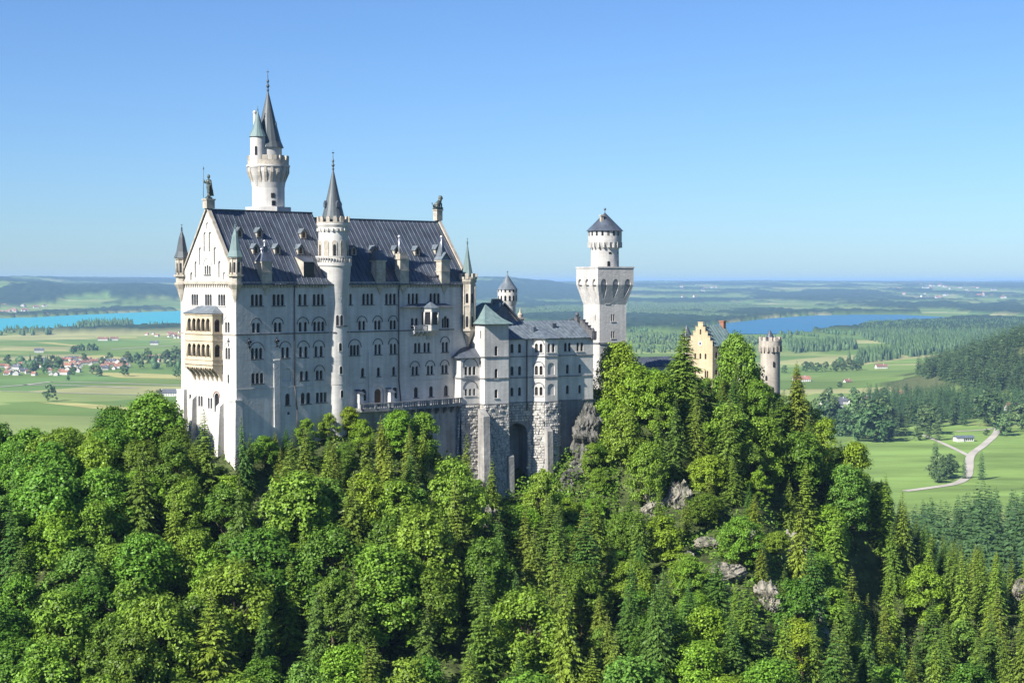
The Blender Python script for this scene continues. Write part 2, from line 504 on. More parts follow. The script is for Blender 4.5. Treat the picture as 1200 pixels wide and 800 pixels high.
def vnoise(x, y, s=0):
    i, j = np.floor(x), np.floor(y)
    fx, fy = x-i, y-j
    fx = fx*fx*(3-2*fx); fy = fy*fy*(3-2*fy)
    return ((_hash(i,j,s)*(1-fx)+_hash(i+1,j,s)*fx)*(1-fy) + (_hash(i,j+1,s)*(1-fx)+_hash(i+1,j+1,s)*fx)*fy)
def fbm(x, y, s=0, o=4):
    t = 0; a = 0.5; k = 1.0
    for q in range(o):
        t = t + a*vnoise(x*k, y*k, s+q); a *= 0.5; k *= 2.03
    return t / (1-0.5**o)
def sstep(a, b, x):
    t = np.clip((x-a)/(b-a), 0, 1)
    return t*t*(3-2*t)
def near_z(X, Y):
    sh = X.shape; x = X.ravel()/_SC; y = Y.ravel()/_SC
    out = np.empty_like(x)
    for k in range(0, len(x), 20000):
        r2 = (x[k:k+20000,None]-_xy[None,:,0])**2 + (y[k:k+20000,None]-_xy[None,:,1])**2
        out[k:k+20000] = _phi(r2) @ _w[:_n] + _w[_n] + x[k:k+20000]*_w[_n+1] + y[k:k+20000]*_w[_n+2]
    return out.reshape(sh)
VAL = -190.0
LAKES = []                       # (centre line polygons are filled in below)
def far_z(X, Y):
    """valley floor, the wooded hill at right, and the rolling country towards the horizon"""
    D = np.hypot(X, Y)
    px = 600 + FPX*X/np.maximum(Y, 1.0)
    z = VAL + 158*sstep(11000, 34000, D)
    z = z + 70*sstep(9500, 15000, D)*(fbm(X/3600, Y/5200, 3)-0.42)
    z = z + 60*sstep(14000, 26000, D)*(fbm(X/5200+7, Y/8000, 9)-0.45)
    # hills beyond the left lake
    z = z + (115*sstep(11300, 13800, D)*(0.75+0.5*fbm(X/1500, Y/2600, 5)))*sstep(330, 150, px)
    z = z + 45*np.exp(-((px-2)/22)**2)*sstep(12500, 14500, D)
    z = z + 26*np.exp(-((px-42)/26)**2)*sstep(12500, 14500, D)
    # blue ridge behind the castle
    z = z + 160*np.exp(-np.abs((px-562)/np.where(px < 562, 60, 105))**2)*np.exp(-((D-22000)/4500)**2)
    # wooded hill at right
    z = z + 112*np.exp(-((X-1090)/260)**2-((Y-2960)/420)**2) + 28*np.exp(-((X-850)/110)**2-((Y-2900)/200)**2)
    z = np.minimum(z, 46)
    return z
def ground_z(X, Y):
    X = np.asarray(X, float); Y = np.asarray(Y, float)
    D = np.hypot(X, Y)
    t = sstep(850, 1400, D)
    zn = near_z(np.clip(X, -420, 700), np.clip(Y, 30, 1400))
    zn = zn + 3.0*(fbm(X/22, Y/22, 1)-0.5)*sstep(0, 80, D) + 1.2*(fbm(X/6, Y/6, 2)-0.5)
    return zn*(1-t) + far_z(X, Y)*t
def gz(x, y): return float(ground_z(np.array([x]), np.array([y]))[0])

# ------------------------------------------------------------------ the great hall building
FP = Frame(-56.6, 350.0, 42.95)
PB = -48.0                        # foot of the masonry, buried in the slope
UE, DW = 63.5, 21.0               # length and depth
palas = thing('great_hall', (FP.ox, FP.oy, PB), FP.a, 'tall white great hall with steep dark seamed roof and rows of arched windows', 'castle building')
DZ = -PB
Pso = lambda a, b, d: (a, d, b)                       # south front
Pwe = lambda a, b, d: (d, a, b)                       # west gable
UT = 26.5                                             # stair turret

so = Facade(Pso, [(0,PB),(UE,PB),(UE,-0.3),(0,-0.3)], DZ)
U = lambda px, py=400: FP.u(px, py)
def lights(pxs, b0, b1, w=0.8): return [(U(p), w, b0, b1) for p in pxs]
LED = 'dark_ledge'
# top storey
for g in ((296.3,301.2,306.0),(321.6,326.6,331.4),(368.6,373.6,378.4),(426.5,431.3,436),(453.3,458,462.6),(479.6,484.2,488.7),(505.2,509.6,514.1)):
    so.window(lights(g, -5.0, -2.6, 0.84), sill=LED)
so.window(lights((351.8,), -5.0, -2.6, 0.8), sill=LED); so.window(lights((357.9,), -5.0, -2.6, 0.8), sill=LED)
so.window(lights((411.2,), -5.0, -2.6, 0.7), sill=LED)
# second storey, blind arches over
def pair(pxs, b0, b1, apex, w=0.8, sill=LED, kind='arch'):
    c = sum(U(p) for p in pxs)/len(pxs)
    r = (U(pxs[-1])-U(pxs[0]))/2+0.75
    so.window(lights(pxs, b0, b1, w), kind, sill=sill, hood=(c, r, apex-r))
for g in ((297.4,302.8),(323,328.2),(352,358.2),(369,373.8,378.5),(421.8,426.6),(440.3,444.7),(458.5,462.7)):
    pair(g, -10.55, -8.5, -7.6, sill=None)
so.window([(U(483.4),0.85,-10.5,-8.1),(U(488.2),0.85,-10.5,-8.1)])
so.window([(U(519.4),0.8,-10.5,-8.3),(U(522),0.8,-10.5,-7.8),(U(525),0.8,-10.5,-8.3)])
# third storey
for g in ((296,300.8,305.6),(331.5,337),(352.4,358.6),(370.5,376.5),(411.8,415.6,419.6),(440.5,445),(458.6,463),(519.4,523.5)):
    pair(g, -16.0, -13.7, -12.6)
so.window(lights((487,491.4,498,502.4), -15.9, -13.7, 0.82), sill=LED)
# fourth storey
so.window(lights((296.5,301.5,306.5), -21.1, -18.9, 0.85), sill=LED)
so.blind(U(336), 2.3, -20.9, -18.2)
so.window(lights((353.3,), -20.9, -18.9), sill=LED); so.window(lights((359.4,), -20.9, -18.9), sill=LED)
pair((371.8,376.4), -20.9, -18.9, -17.9)
for p in (425,443.6,461.5): so.window(lights((p,), -20.8, -18.8, 0.9), sill=LED)
for g in ((484,488.4),(502,506.2),(519,523)): pair(g, -20.9, -18.9, -17.9)
# ground storey
so.window(lights((336.8,), -26.0, -23.5, 1.2), sill=LED)
so.window(lights((354.7,), -25.9, -23.5, 1.05), sill=LED); so.window(lights((361.2,), -25.9, -23.5, 1.05), sill=LED)
so.window(lights((372,376.6,381), -25.8, -23.7, 0.85), 'rect', sill=LED)
so.window(lights((337.8,), -28.0, -27.4, 0.6), 'rect')
so.window(lights((426,), -26.0, -23.4, 1.6)); so.window(lights((462.6,), -25.9, -23.4, 1.5))
for p in (487.5,505.3,522.6): so.window(lights((p,), -26.0, -23.6, 1.2), sill=LED)
so.blind(U(443.6), 3.0, -27.4, -22.9, depth=0.3)
ridge_w, ridge_e, USP = 15.1, 14.0, 27.0
wl = MB(DZ)
so.face(wl)
# west gable wall
we = Facade(Pwe, [(0,PB),(0,0.0),(DW/2,14.7),(DW,0.0),(DW,PB)][::-1], DZ)
V = lambda px, py=400: FP.vz(px, py)[0]
for g in ((226,228.7,231.4),(241.7,244.4,247.2),(257.2,260.2,263)):
    we.window([(V(p), 0.78, -5.0, -2.6) for p in g], sill='pale_trim')
we.window([(V(265),0.7,-10.5,-8.3),(V(268),0.7,-10.5,-8.3)], hood=(V(266.5),1.3,-8.6), hood_mat='pale_trim')
we.window([(V(265.3),0.7,-16,-13.6),(V(268.3),0.7,-16,-13.6)], hood=(V(266.8),1.3,-13.9), hood_mat='pale_trim')
we.window([(V(267.4),0.6,-21,-19.2)], 'rect')
we.window([(V(222.5),0.7,-26.2,-24)], 'rect'); we.window([(V(233),0.65,-26.3,-24.1),(V(236),0.65,-26.3,-24.1)])
we.window([(V(244.2),0.65,-26.6,-24.3),(V(247.2),0.65,-26.6,-24.3)])
we.window([(V(253.6),1.7,-27.2,-23.2)], hood=(V(253.6),1.15,-24.1), hood_mat='terracotta')
mid = DW/2
for k, (off, b0, b1, w) in enumerate(((1.0,6.3,10.4,0.9),(2.85,3.5,7.2,0.9),(4.5,0.9,4.3,0.9),(6.2,0.35,2.0,0.9))):
    for s_ in (-1, 1): we.blind(mid+s_*off, w, b0, b1, depth=0.3)
we.blind(mid, 1.0, 11.1, 12.4, depth=0.25)
we.window([(mid-0.85,0.55,1.5,3.3),(mid,0.55,1.5,3.5),(mid+0.85,0.55,1.5,3.3)], sill=LED, hood=(mid,1.5,3.4), hood_mat='pale_trim')
we.face(wl)
# plain east and north walls
wl.add([(UE,0,PB),(UE,DW,PB),(UE,DW,0),(UE,DW/2,13.7),(UE,0,0)], [(0,1,2,3,4)])
wl.add([(0,DW,PB),(UE,DW,PB),(UE,DW,-0.3),(0,DW,-0.3)], [(3,2,1,0)])
wl.build('wall', 'limestone', palas)
so.windows(palas); we.windows(palas)

# string courses, plinth line, cornice with its little arch frieze
tr = MB(DZ)
def course(b, h, d, u0, u1, mi=0): solid(tr, Pso, u0, u1, b, b+h, -d, 0.05, mi)
course(-11.0, 0.22, 0.16, 0.05, UT-2.9)
tr.build('string_course', 'dark_ledge', palas)
tr = MB(DZ); course(-11.0, 0.22, 0.16, UT+2.9, U(532))
tr.build('string_course', 'dark_ledge', palas)
tr = MB(DZ)
solid(tr, Pwe, 0.0, 5.0, -11.0, -10.78, -0.16, 0.05)
tr.build('string_course', 'trim_stone', palas)
tr = MB(DZ); solid(tr, Pwe, 15.7, DW, -11.0, -10.78, -0.16, 0.05)
tr.build('string_course', 'trim_stone', palas)
tr = MB(DZ)
course(-22.2, 0.14, 0.1, 0.02, UT-2.9)
tr.build('plinth_line', 'pale_trim', palas)
tr = MB(DZ); course(-22.2, 0.14, 0.1, UT+2.9, U(531))
tr.build('plinth_line', 'pale_trim', palas)
tr = MB(DZ)
solid(tr, Pso, 0.8, UE, -0.62, -0.05, -0.42, 0.05)
u = 1.2
while u < UE-1.5:
    if abs(u-UT) > 3.3:
        solid(tr, Pso, u, u+0.34, -1.28, -0.62, -0.26, 0.03)
    u += 0.82
solid(tr, Pwe, 0.9, DW-0.9, -0.5, 0.1, -0.4, 0.05)
v = 1.4
while v < DW-1.4:
    solid(tr, Pwe, v, v+0.34, -1.1, -0.5, -0.24, 0.03); v += 0.85
tr.build('cornice', 'trim_stone', palas)

# roofs with standing seams
def gable_roof(u0, u1, zr, name, hole=None):
    mb = MB(DZ); ev, ez = -0.62, -0.55
    n_, rise = DW/2-ev, zr-ez
    for s_ in (0, 1):
        Q = (lambda v: v) if s_ == 0 else (lambda v: DW-v)
        mb.add([(u0,Q(ev),ez),(u1,Q(ev),ez),(u1,DW/2,zr),(u0,DW/2,zr)], [(0,1,2,3) if s_ == 0 else (3,2,1,0)])
        u_ = u0+0.4
        while u_ < u1-0.1:
            for w_ in (0,):
                a, b = Vector((u_,Q(ev),ez)), Vector((u_,DW/2,zr))
                nrm = Vector((0,-rise if s_ == 0 else rise,n_)).normalized()*0.10
                e = Vector((0.055,0,0))
                mb.add([a-e,a+e,b+e,b-e,a-e*0.6+nrm,a+e*0.6+nrm,b+e*0.6+nrm,b-e*0.6+nrm],
                       [(4,5,6,7),(0,4,7,3),(1,2,6,5),(0,1,5,4),(2,3,7,6)])
            u_ += 1.22
    # ridge cap and closed ends
    mb.box(u0, DW/2-0.22, zr-0.12, u1, DW/2+0.22, zr+0.16)
    for uu in (u0, u1): mb.add([(uu,ev,ez),(uu,DW-ev,ez),(uu,DW/2,zr)], [(0,1,2)])
    # gutter
    mb.box(u0, ev-0.16, ez-0.14, u1, ev+0.02, ez+0.05)
    return mb.build(name, 'slate_metal', palas)
roof_w = gable_roof(0.55, USP, ridge_w, 'roof')
roof_e = gable_roof(USP+0.003, UE-0.4, ridge_e, 'roof')
# copings on the two gables
for ug, zr, wd in ((-0.28, ridge_w, 0.85), (UE-0.45, ridge_e+0.3, 0.8)):
    cp = MB(DZ)
    for Q in ((lambda v: v), (lambda v: DW-v)):
        a = [(ug,Q(-0.5),-0.4),(ug+wd,Q(-0.5),-0.4),(ug+wd,DW/2,zr+0.25),(ug,DW/2,zr+0.25)]
        b = [(p[0],p[1],p[2]+0.55) for p in a]
        cp.add(a+b, [(0,1,2,3),(4,5,6,7),(0,1,5,4),(1,2,6,5),(2,3,7,6),(3,0,4,7)])
    if ug < 1:
        cp.box(-0.6, DW/2-0.75, ridge_w+0.2, 1.4, DW/2+0.75, ridge_w+1.9)
        cp.box(-0.75, DW/2-0.9, ridge_w+1.9, 1.55, DW/2+0.9, ridge_w+2.2)
    else:
        cp.box(UE-1.0, DW/2-0.7, ridge_e+0.3, UE+0.7, DW/2+0.7, ridge_e+2.6)
        cp.box(UE-1.15, DW/2-0.85, ridge_e+2.6, UE+0.85, DW/2+0.85, ridge_e+2.9)
    cp.build('gable_coping', 'trim_stone', palas)

# dormers with small peaked hoods
def roof_z(v, zr): return -0.55 + (zr+0.55)*(v+0.62)/(DW/2+0.62)
def roof_v(z, zr): return -0.62 + (z+0.55)/(zr+0.55)*(DW/2+0.62)
def dormer(px, py, zr, w=1.4, h=1.7):
    # solve for the point of the south roof slope seen at (px, py)
    v = 4.0
    for k in range(12):
        uu, zz = FP.uz(px, py, v); v = roof_v(zz, zr)
    b = MB(DZ); hw = w/2
    z0 = zz-0.2; vf = roof_v(z0, zr)-0.15; vb = roof_v(z0+h+0.9, zr)+0.2; ve = roof_v(z0+h, zr)
    b.add([(uu-hw,vf,z0),(uu+hw,vf,z0),(uu+hw,vf,z0+h*0.72),(uu,vf,z0+h+0.35),(uu-hw,vf,z0+h*0.72)], [(0,1,2,3,4)], 0)
    b.add([(uu-hw,vf,z0),(uu-hw,vf,z0+h*0.72),(uu-hw,vb,z0+h*0.72),(uu-hw,vb,z0)], [(0,1,2,3)], 0)
    b.add([(uu+hw,vf,z0),(uu+hw,vf,z0+h*0.72),(uu+hw,vb,z0+h*0.72),(uu+hw,vb,z0)], [(3,2,1,0)], 0)
    d = b.build('dormer', 'trim_stone', palas)
    r = MB(DZ); e = 0.22
    for s_ in (-1, 1):
        a = [(uu,vf-e,z0+h+0.42),(uu+s_*(hw+e),vf-e,z0+h*0.72-0.12),(uu+s_*(hw+e),vb,z0+h*0.72-0.12),(uu,vb,z0+h+0.42)]
        r.add(a+[(p[0],p[1],p[2]+0.12) for p in a], [(0,1,2,3),(4,5,6,7),(0,1,5,4),(1,2,6,5),(3,0,4,7)])
    r.build('dormer_roof', 'grey_metal', d)
    g = MB(DZ)
    q = arch_poly(uu, w*0.5, z0+0.15, z0+h*0.92)
    g.add([(x,vf-0.03,z) for x, z in q], [tuple(range(len(q)))])
    g.build('shutter', 'shade_timber', d)
for px, py in ((280,277.5),(303.5,277.5),(299,296.5),(324.5,296.5),(355,278.5),(351.5,297)): dormer(px, py, ridge_w)
for px, py in ((413.8,298),(438,298),(464,298),(488.3,298.5),(512,297)): dormer(px, py, ridge_e)
# shed dormer beside the stair turret
sdm = MB(DZ)
u0, u1 = U(357,310), U(371,310)-0.4
vf = roof_v(1.0, ridge_w)-0.1; zt = 4.3; vt = roof_v(5.4, ridge_w)
sdm.add([(u0,vf,1.0),(u1,vf,1.0),(u1,vf,zt),(u0,vf,zt),(u0,vt,5.4),(u1,vt,5.4)], [(0,3,4),(1,5,2)], 1)
sdm.add([(u0,vf,1.0),(u1,vf,1.0),(u1,vf,zt),(u0,vf,zt)], [(0,1,2,3)], 2)
sdm.add([(u0-0.2,vf-0.3,zt-0.1),(u1+0.2,vf-0.3,zt-0.1),(u1+0.2,vt,5.5),(u0-0.2,vt,5.5)], [(0,1,2,3)], 0)
sdm.build('shed_dormer', ['slate_metal','trim_stone','glass_dark'], palas)

# chimneys standing on the south eave, each over a wall bracket
def eave_chimney(px0, px1, z1, kind):
    u0, u1 = U(px0,312), U(px1,312); uc = (u0+u1)/2; w = u1-u0
    w = min(w, 2.5); u0, u1 = uc-w/2, uc+w/2
    m = MB(DZ)
    m.box(u0, -0.55, -0.3, u1, 1.3, z1-0.35)
    m.box(u0-0.2, -0.75, z1-0.35, u1+0.2, 1.8, z1)
    m.box(u0-0.08, -0.63, z1*0.45, u1+0.08, 1.68, z1*0.45+0.2)
    # bracket under the eave
    m.add([(u0,-0.55,-0.3),(u1,-0.55,-0.3),(u1,0.05,-0.3),(u0,0.05,-0.3),(uc,-0.05,-3.0)], [(0,1,4),(1,2,4),(2,3,4),(3,0,4)])
    for i in range(4):
        x = u0+w*(i+0.5)/4; m.box(x-0.14, -0.62, -0.95, x+0.14, -0.5, -0.5)
    c = m.build('chimney', 'trim_stone', palas)
    r = MB(DZ)
    if kind == 'spire':
        r.prism([(u0-0.3,-0.85),(u1+0.3,-0.85),(u1+0.3,1.9),(u0-0.3,1.9)], z1, z1+1.9, 0, 0.42)
        r.prism([(uc-0.55,-0.03),(uc+0.55,-0.03),(uc+0.55,1.07),(uc-0.55,1.07)], z1+1.9, z1+3.2, 0, 0.9)
        r.build('chimney_cap', 'slate_metal', c)
        g = MB(DZ)
        for dx, hh in ((-0.75,2.3),(0.0,4.0),(0.75,2.6)):
            g.tube((uc+dx,0.3,z1+1.2),(uc+dx,0.3,z1+hh), 0.16, 0.14, 8); g.ball((uc+dx,0.3,z1+hh+0.22), 0.3)
        g.build('chimney_pot', 'gilt', c)
    elif kind == 'pyramid':
        r.prism([(u0-0.35,-0.85),(u1+0.35,-0.85),(u1+0.35,1.9),(u0-0.35,1.9)], z1, z1+2.2, 0, 0.55)
        finial(r, uc, 0.5, z1+2.2, 3.0, 0.1)
        r.build('chimney_cap', 'slate_metal', c)
    elif kind == 'stack':
        r.box(u0+0.15, -0.35, z1, u1-0.15, 1.3, z1+0.9)
        for i in range(4): r.ball((u0+0.3+i*(w-0.6)/3, 0.4, z1+1.05), 0.28)
        r.build('chimney_cap', 'trim_stone', c)
        g = MB(DZ); g.tube((u0+0.35,0.2,z1+0.6),(u0+0.35,0.2,z1+4.4), 0.2, 0.16, 8); g.ball((u0+0.35,0.2,z1+4.7), 0.36)
        g.build('chimney_pot', 'gilt', c)
    else:
        for s_ in (-1, 1):
            r.add([(uc,-0.85,z1+1.7),(uc+s_*(w/2+0.3),-0.85,z1-0.05),(uc+s_*(w/2+0.3),1.9,z1-0.05),(uc,1.9,z1+1.7)], [(0,1,2,3)])
        r.add([(u0,-0.6,z1),(u1,-0.6,z1),(uc,-0.6,z1+1.6)], [(0,1,2)])
        r.prism([(uc-0.9,0),(uc+0.9,0),(uc+0.9,1.8),(uc-0.9,1.8)], z1+0.8, z1+4.2, 0, 0.25)
        r.build('chimney_cap', 'grey_metal', c)
        g = MB(DZ); g.tube((uc-0.5,0.3,z1+1.2),(uc-0.5,0.3,z1+5.0), 0.18, 0.15, 8); g.ball((uc-0.5,0.3,z1+5.2), 0.32)
        g.build('chimney_pot', 'gilt', c)
eave_chimney(303.4, 318.8, 4.2, 'spire')
eave_chimney(437.5, 452, 4.7, 'pyramid')
eave_chimney(464.8, 479.5, 5.3, 'stack')
eave_chimney(513.2, 527.5, 5.0, 'gabled')

# corner pinnacles of the west gable
def pinnacle(uc, vc, spire):
    m = MB(DZ)
    r = 1.25
    m.lathe([(0.3,-4.2),(0.75,-2.8),(1.05,-1.6),(1.6,-0.6),(1.6,-0.2),(1.3,-0.2),(1.3,1.0),(1.75,1.1),(1.75,1.5),(r,1.5),(r,4.6),(1.5,4.75),(1.5,5.1)], uc, vc, 8, 0, math.pi/8, False)
    for k in range(8):
        a = math.pi*k/4
        m.tube((uc+1.28*math.cos(a+math.pi/8), vc+1.28*math.sin(a+math.pi/8), 1.5),(uc+1.28*math.cos(a+math.pi/8), vc+1.28*math.sin(a+math.pi/8), 4.6), 0.13, None, 5)
    p = m.build('corner_turret', 'trim_stone', palas)
    g = MB(DZ)
    for k in range(8):
        a = math.pi*k/4
        ca, sa = math.cos(a), math.sin(a)
        rr = r*math.cos(math.pi/8)+0.02
        q = arch_poly(0, 0.42, 1.9, 4.0)
        g.add([(uc+rr*ca-x*sa, vc+rr*sa+x*ca, z) for x, z in q], [tuple(range(len(q)))])
    g.build('slit_window', 'glass_dark', p)
    s_ = MB(DZ)
    s_.lathe([(1.75,5.05),(1.2,6.4),(0.62,9.4),(0.1,10.9)], uc, vc, 8, 0, math.pi/8, False)
    finial(s_, uc, vc, 10.8, 1.6, 0.13)
    s_.build('spire', spire, p)
pinnacle(0.15, 0.35, 'copper_green')
pinnacle(0.15, DW-0.35, 'spire_metal')

# stair turret with gallery and spire
TVC = 2.1
m = MB(DZ)
m.lathe([(3.16,PB),(3.12,-30),(3.1,-22.1),(3.16,-22.1),(3.16,-21.95),(3.1,-21.95),(3.1,-4.6),(3.25,-3.2),(3.55,0.0),(3.75,3.4),(3.95,3.4),(3.95,3.9),(3.4,3.9),(3.2,3.9),(3.2,10.6),(3.45,11.2),(3.45,11.5),(3.3,11.6),(3.6,12.2),(3.6,12.7),(2.6,12.7)], UT, TVC, 40)
for k in range(22):
    a = 2*math.pi*k/22
    m.rbox(UT+3.42*math.cos(a), TVC+3.42*math.sin(a), a-math.pi/2, 0.36, 0.4, 10.85, 11.5)
st = m.build('stair_turret', 'limestone', palas)
g = MB(DZ); g.lathe([(3.62,12.6),(3.62,12.8),(3.1,12.8),(3.1,12.6)], UT, TVC, 40)
for k in range(14):
    a = 2*math.pi*(k+0.3)/14
    m_ = 0.8
    g.rbox(UT+3.35*math.cos(a), TVC+3.35*math.sin(a), a-math.pi/2, m_, 0.38, 12.7, 13.75)
    g.rbox(UT+3.35*math.cos(a), TVC+3.35*math.sin(a), a-math.pi/2, m_*0.7, 0.36, 13.75, 14.05)
g.build('battlement', 'trim_stone', st)
g = MB(DZ)
g.lathe([(3.95,3.9),(3.95,4.15),(3.75,4.15),(3.75,3.9)], UT, TVC, 40)
g.lathe([(3.75,5.2),(4.0,5.2),(4.0,5.5),(3.72,5.5),(3.72,5.2)], UT, TVC, 40)
for k in range(40):
    a = 2*math.pi*k/40
    g.tube((UT+3.86*math.cos(a), TVC+3.86*math.sin(a), 4.1),(UT+3.86*math.cos(a), TVC+3.86*math.sin(a), 5.25), 0.12, 0.1, 5)
g.build('balustrade', 'pale_trim', st)
g = MB(DZ); gh = MB(DZ)
for k in range(9):
    a = -math.pi/2 + (k-4)*math.pi*2/11
    ca, sa = math.cos(a), math.sin(a)
    for mb, w, b0, b1, rr, closed in ((gh,1.1,5.5,8.9,3.26,1),(g,0.62,5.5,8.0 if k % 2 else 7.2,3.29,0)):
        if mb is g and k % 2 == 0 : continue
        q = arch_poly(0, w, b0, b1)
        mb.add([(UT+rr*ca-x*sa, TVC+rr*sa+x*ca, z) for x, z in q], [tuple(range(len(q)))])
        if closed:
            n = len(q)
            mb.add([(UT+rr*ca-x*sa, TVC+rr*sa+x*ca, z) for x, z in q]+[(UT+(rr-0.3)*ca-x*sa, TVC+(rr-0.3)*sa+x*ca, z) for x, z in q], [(i,(i+1)%n,n+(i+1)%n,n+i) for i in range(n)])
gh.build('blind_arcade', 'trim_stone', st)
# slit windows down the shaft, facing the slope
def shaft_window(px, b0, b1, w=0.62, kind='arch'):
    uu = FP.u(px, 400, -1.2); du = max(-2.6, min(2.6, uu-UT))
    a = -math.pi/2 + math.asin(du/3.14)
    ca, sa = math.cos(a), math.sin(a)
    q = arch_poly(0, w, b0, b1, kind)
    g.add([(UT+3.17*ca-x*sa, TVC+3.17*sa+x*ca, z) for x, z in q], [tuple(range(len(q)))])
    f = arch_poly(0, w+0.3, b0-0.15, b1+0.15, kind); n = len(f)
    fr.add([(UT+3.05*ca-x*sa, TVC+3.05*sa+x*ca, z) for x, z in f]+[(UT+3.2*ca-x*sa, TVC+3.2*sa+x*ca, z) for x, z in f]+[(UT+3.2*ca-x*sa, TVC+3.2*sa+x*ca, z) for x, z in q],
           [(i,(i+1)%n,n+(i+1)%n,n+i) for i in range(n)]+[(n+i,n+(i+1)%n,2*n+(i+1)%n,2*n+i) for i in range(n)])
fr = MB(DZ)
for px, b0, b1 in ((399,-3.6,-2.2),(396.8,-9.4,-7.2),(400.9,-9.4,-7.2),(399.6,-14.9,-13.2),(400.2,-19.8,-18.2),(401.2,-24.9,-23.4)): shaft_window(px, b0, b1)
g.build('window', 'glass_dark', st); fr.build('window_frame', 'pale_trim', st)
g = MB(DZ)
for a0, a1, z in ((-165,-118,-11.0),(-118,-62,-9.7),(-62,-15,-11.0)):
    n = 8
    for k in range(n):
        aa = R(a0+(a1-a0)*k/n); ab = R(a0+(a1-a0)*(k+1)/n)
        P_ = []
        for zz in (z, z+0.22):
            for r_ in (3.05, 3.26):
                for q in (aa, ab): P_.append((UT+r_*math.cos(q), TVC+r_*math.sin(q), zz))
        g.add(P_, [(0,1,3,2),(4,6,7,5),(2,3,7,6)])
g.build('string_course', 'dark_ledge', st)
sp = MB(DZ)
sp.lathe([(2.65,12.75),(2.4,14.0),(1.2,19.0),(0.14,24.1)], UT, TVC, 20, smooth=False)
finial(sp, UT, TVC, 24.0, 4.6, 0.17)
spo = sp.build('spire', 'spire_metal', st)
for a in (-math.pi/2-0.15, 0.1, math.pi-0.1, math.pi/2):
    d = MB(DZ); ca, sa = math.cos(a), math.sin(a)
    P2 = lambda r, t, z: (UT+r*ca-t*sa, TVC+r*sa+t*ca, z)
    d.add([P2(2.25,-0.35,16),P2(2.25,0.35,16),P2(2.25,0.35,16.9),P2(2.25,0,17.4),P2(2.25,-0.35,16.9),P2(1.3,-0.35,16),P2(1.3,0.35,16),P2(1.3,0.35,16.9),P2(1.0,0,17.5),P2(1.3,-0.35,16.9)],
          [(0,1,2,3,4),(0,4,9,5),(1,6,7,2),(3,8,9,4),(2,7,8,3)])
    d.build('spire_dormer', 'slate_metal', st)

# south-east corner turret on its corbel
ec_u, ec_v = UE-0.2, 0.0
m = MB(DZ)
m.lathe([(0.2,-15.3),(0.8,-13.6),(1.7,-11.6),(2.05,-11.3),(2.05,-10.8),(1.85,-10.8),(1.85,-5.6),(2.0,-5.6),(2.0,-5.2),(1.85,-5.2),(1.85,-0.6),(2.25,0.1),(2.25,0.6),(1.6,0.6)], ec_u, ec_v, 8, 0, math.pi/8, False)
for k in range(8):
    a = math.pi*k/4+math.pi/8
    m.tube((ec_u+1.88*math.cos(a), ec_v+1.88*math.sin(a), -10.8),(ec_u+1.88*math.cos(a), ec_v+1.88*math.sin(a), -0.6), 0.2, None, 6)
    a = math.pi*k/4
    m.rbox(ec_u+2.05*math.cos(a), ec_v+2.05*math.sin(a), a-math.pi/2, 0.8, 0.4, 0.6, 1.9)
    m.rbox(ec_u+2.1*math.cos(a+math.pi/8), ec_v+2.1*math.sin(a+math.pi/8), a+math.pi/8-math.pi/2, 0.5, 0.4, 0.6, 1.1)
et = m.build('corner_turret', 'trim_stone', palas)
g = MB(DZ)
for k in range(8):
    a = math.pi*k/4; ca, sa = math.cos(a), math.sin(a); rr = 1.85*math.cos(math.pi/8)+0.02
    for b0, b1 in ((-4.9,-2.7),(-10.4,-7.9)):
        q = arch_poly(0, 0.6, b0, b1)
        g.add([(ec_u+rr*ca-x*sa, ec_v+rr*sa+x*ca, z) for x, z in q], [tuple(range(len(q)))])
g.build('slit_window', 'glass_dark', et)
g = MB(DZ)
g.lathe([(1.45,0.6),(1.3,1.8),(0.6,5.4),(0.08,8.6)], ec_u, ec_v, 8, 0, math.pi/8, False)
finial(g, ec_u, ec_v, 8.5, 1.7, 0.12)
g.build('spire', 'copper_green', et)

# two-storey arcaded oriel on the west gable
VO0, VO1, OD = 5.05, 15.6, 2.4
Pof = lambda a, b, d: (-OD+d, a, b)
Pos = lambda a, b, d: (a, VO0+d, b)
Pon = lambda a, b, d: (a, VO1-d, b)
OT, OM0, OM1, OB = -6.6, -10.7, -12.0, -17.2
lg = MB(DZ)
fo = Facade(Pof, [(VO1,OB),(VO1,OT),(VO0,OT),(VO0,OB)], DZ)
w5 = [VO0+0.85+(VO1-VO0-1.7)*(k+0.5)/5 for k in range(5)]
fo.window([(a,1.35,-10.3,-7.6) for a in w5], depth=0.5)
fo.window([(a,1.3,-15.6,-12.9) for a in w5], depth=0.5)
fo.face(lg)
fs = Facade(Pos, [(-OD,OB),(0,OB),(0,OT),(-OD,OT)], DZ)
fs.window([(-1.25,1.25,-10.4,-7.8)], depth=0.4); fs.window([(-1.25,1.25,-15.6,-13.0)], depth=0.4)
fs.face(lg)
lg.add([Pon(-OD,OB,0),Pon(0,OB,0),Pon(0,OT,0),Pon(-OD,OT,0)], [(0,1,2,3)])
lg.add([(-OD,VO0,OB),(0,VO0,OB),(0,VO1,OB),(-OD,VO1,OB)], [(0,1,2,3)])
# raised bands
for b, h, dd in ((OT-0.35,0.35,0.2),(OM0-0.25,0.3,0.2),(OM1-0.3,0.3,0.18),(OB+0.9,0.25,0.15),(OB-0.05,0.3,0.22)):
    lg.box(-OD-dd, VO0-dd, b, 0.0, VO1+dd, b+h)
# slender columns between the arches
for k in range(6):
    a = VO0+0.85+(VO1-VO0-1.7)*k/5
    for b0, b1 in ((-10.3,-8.3),(-15.6,-13.6)):
        lg.tube((-OD-0.05,a,b0),(-OD-0.05,a,b1), 0.15, 0.15, 8)
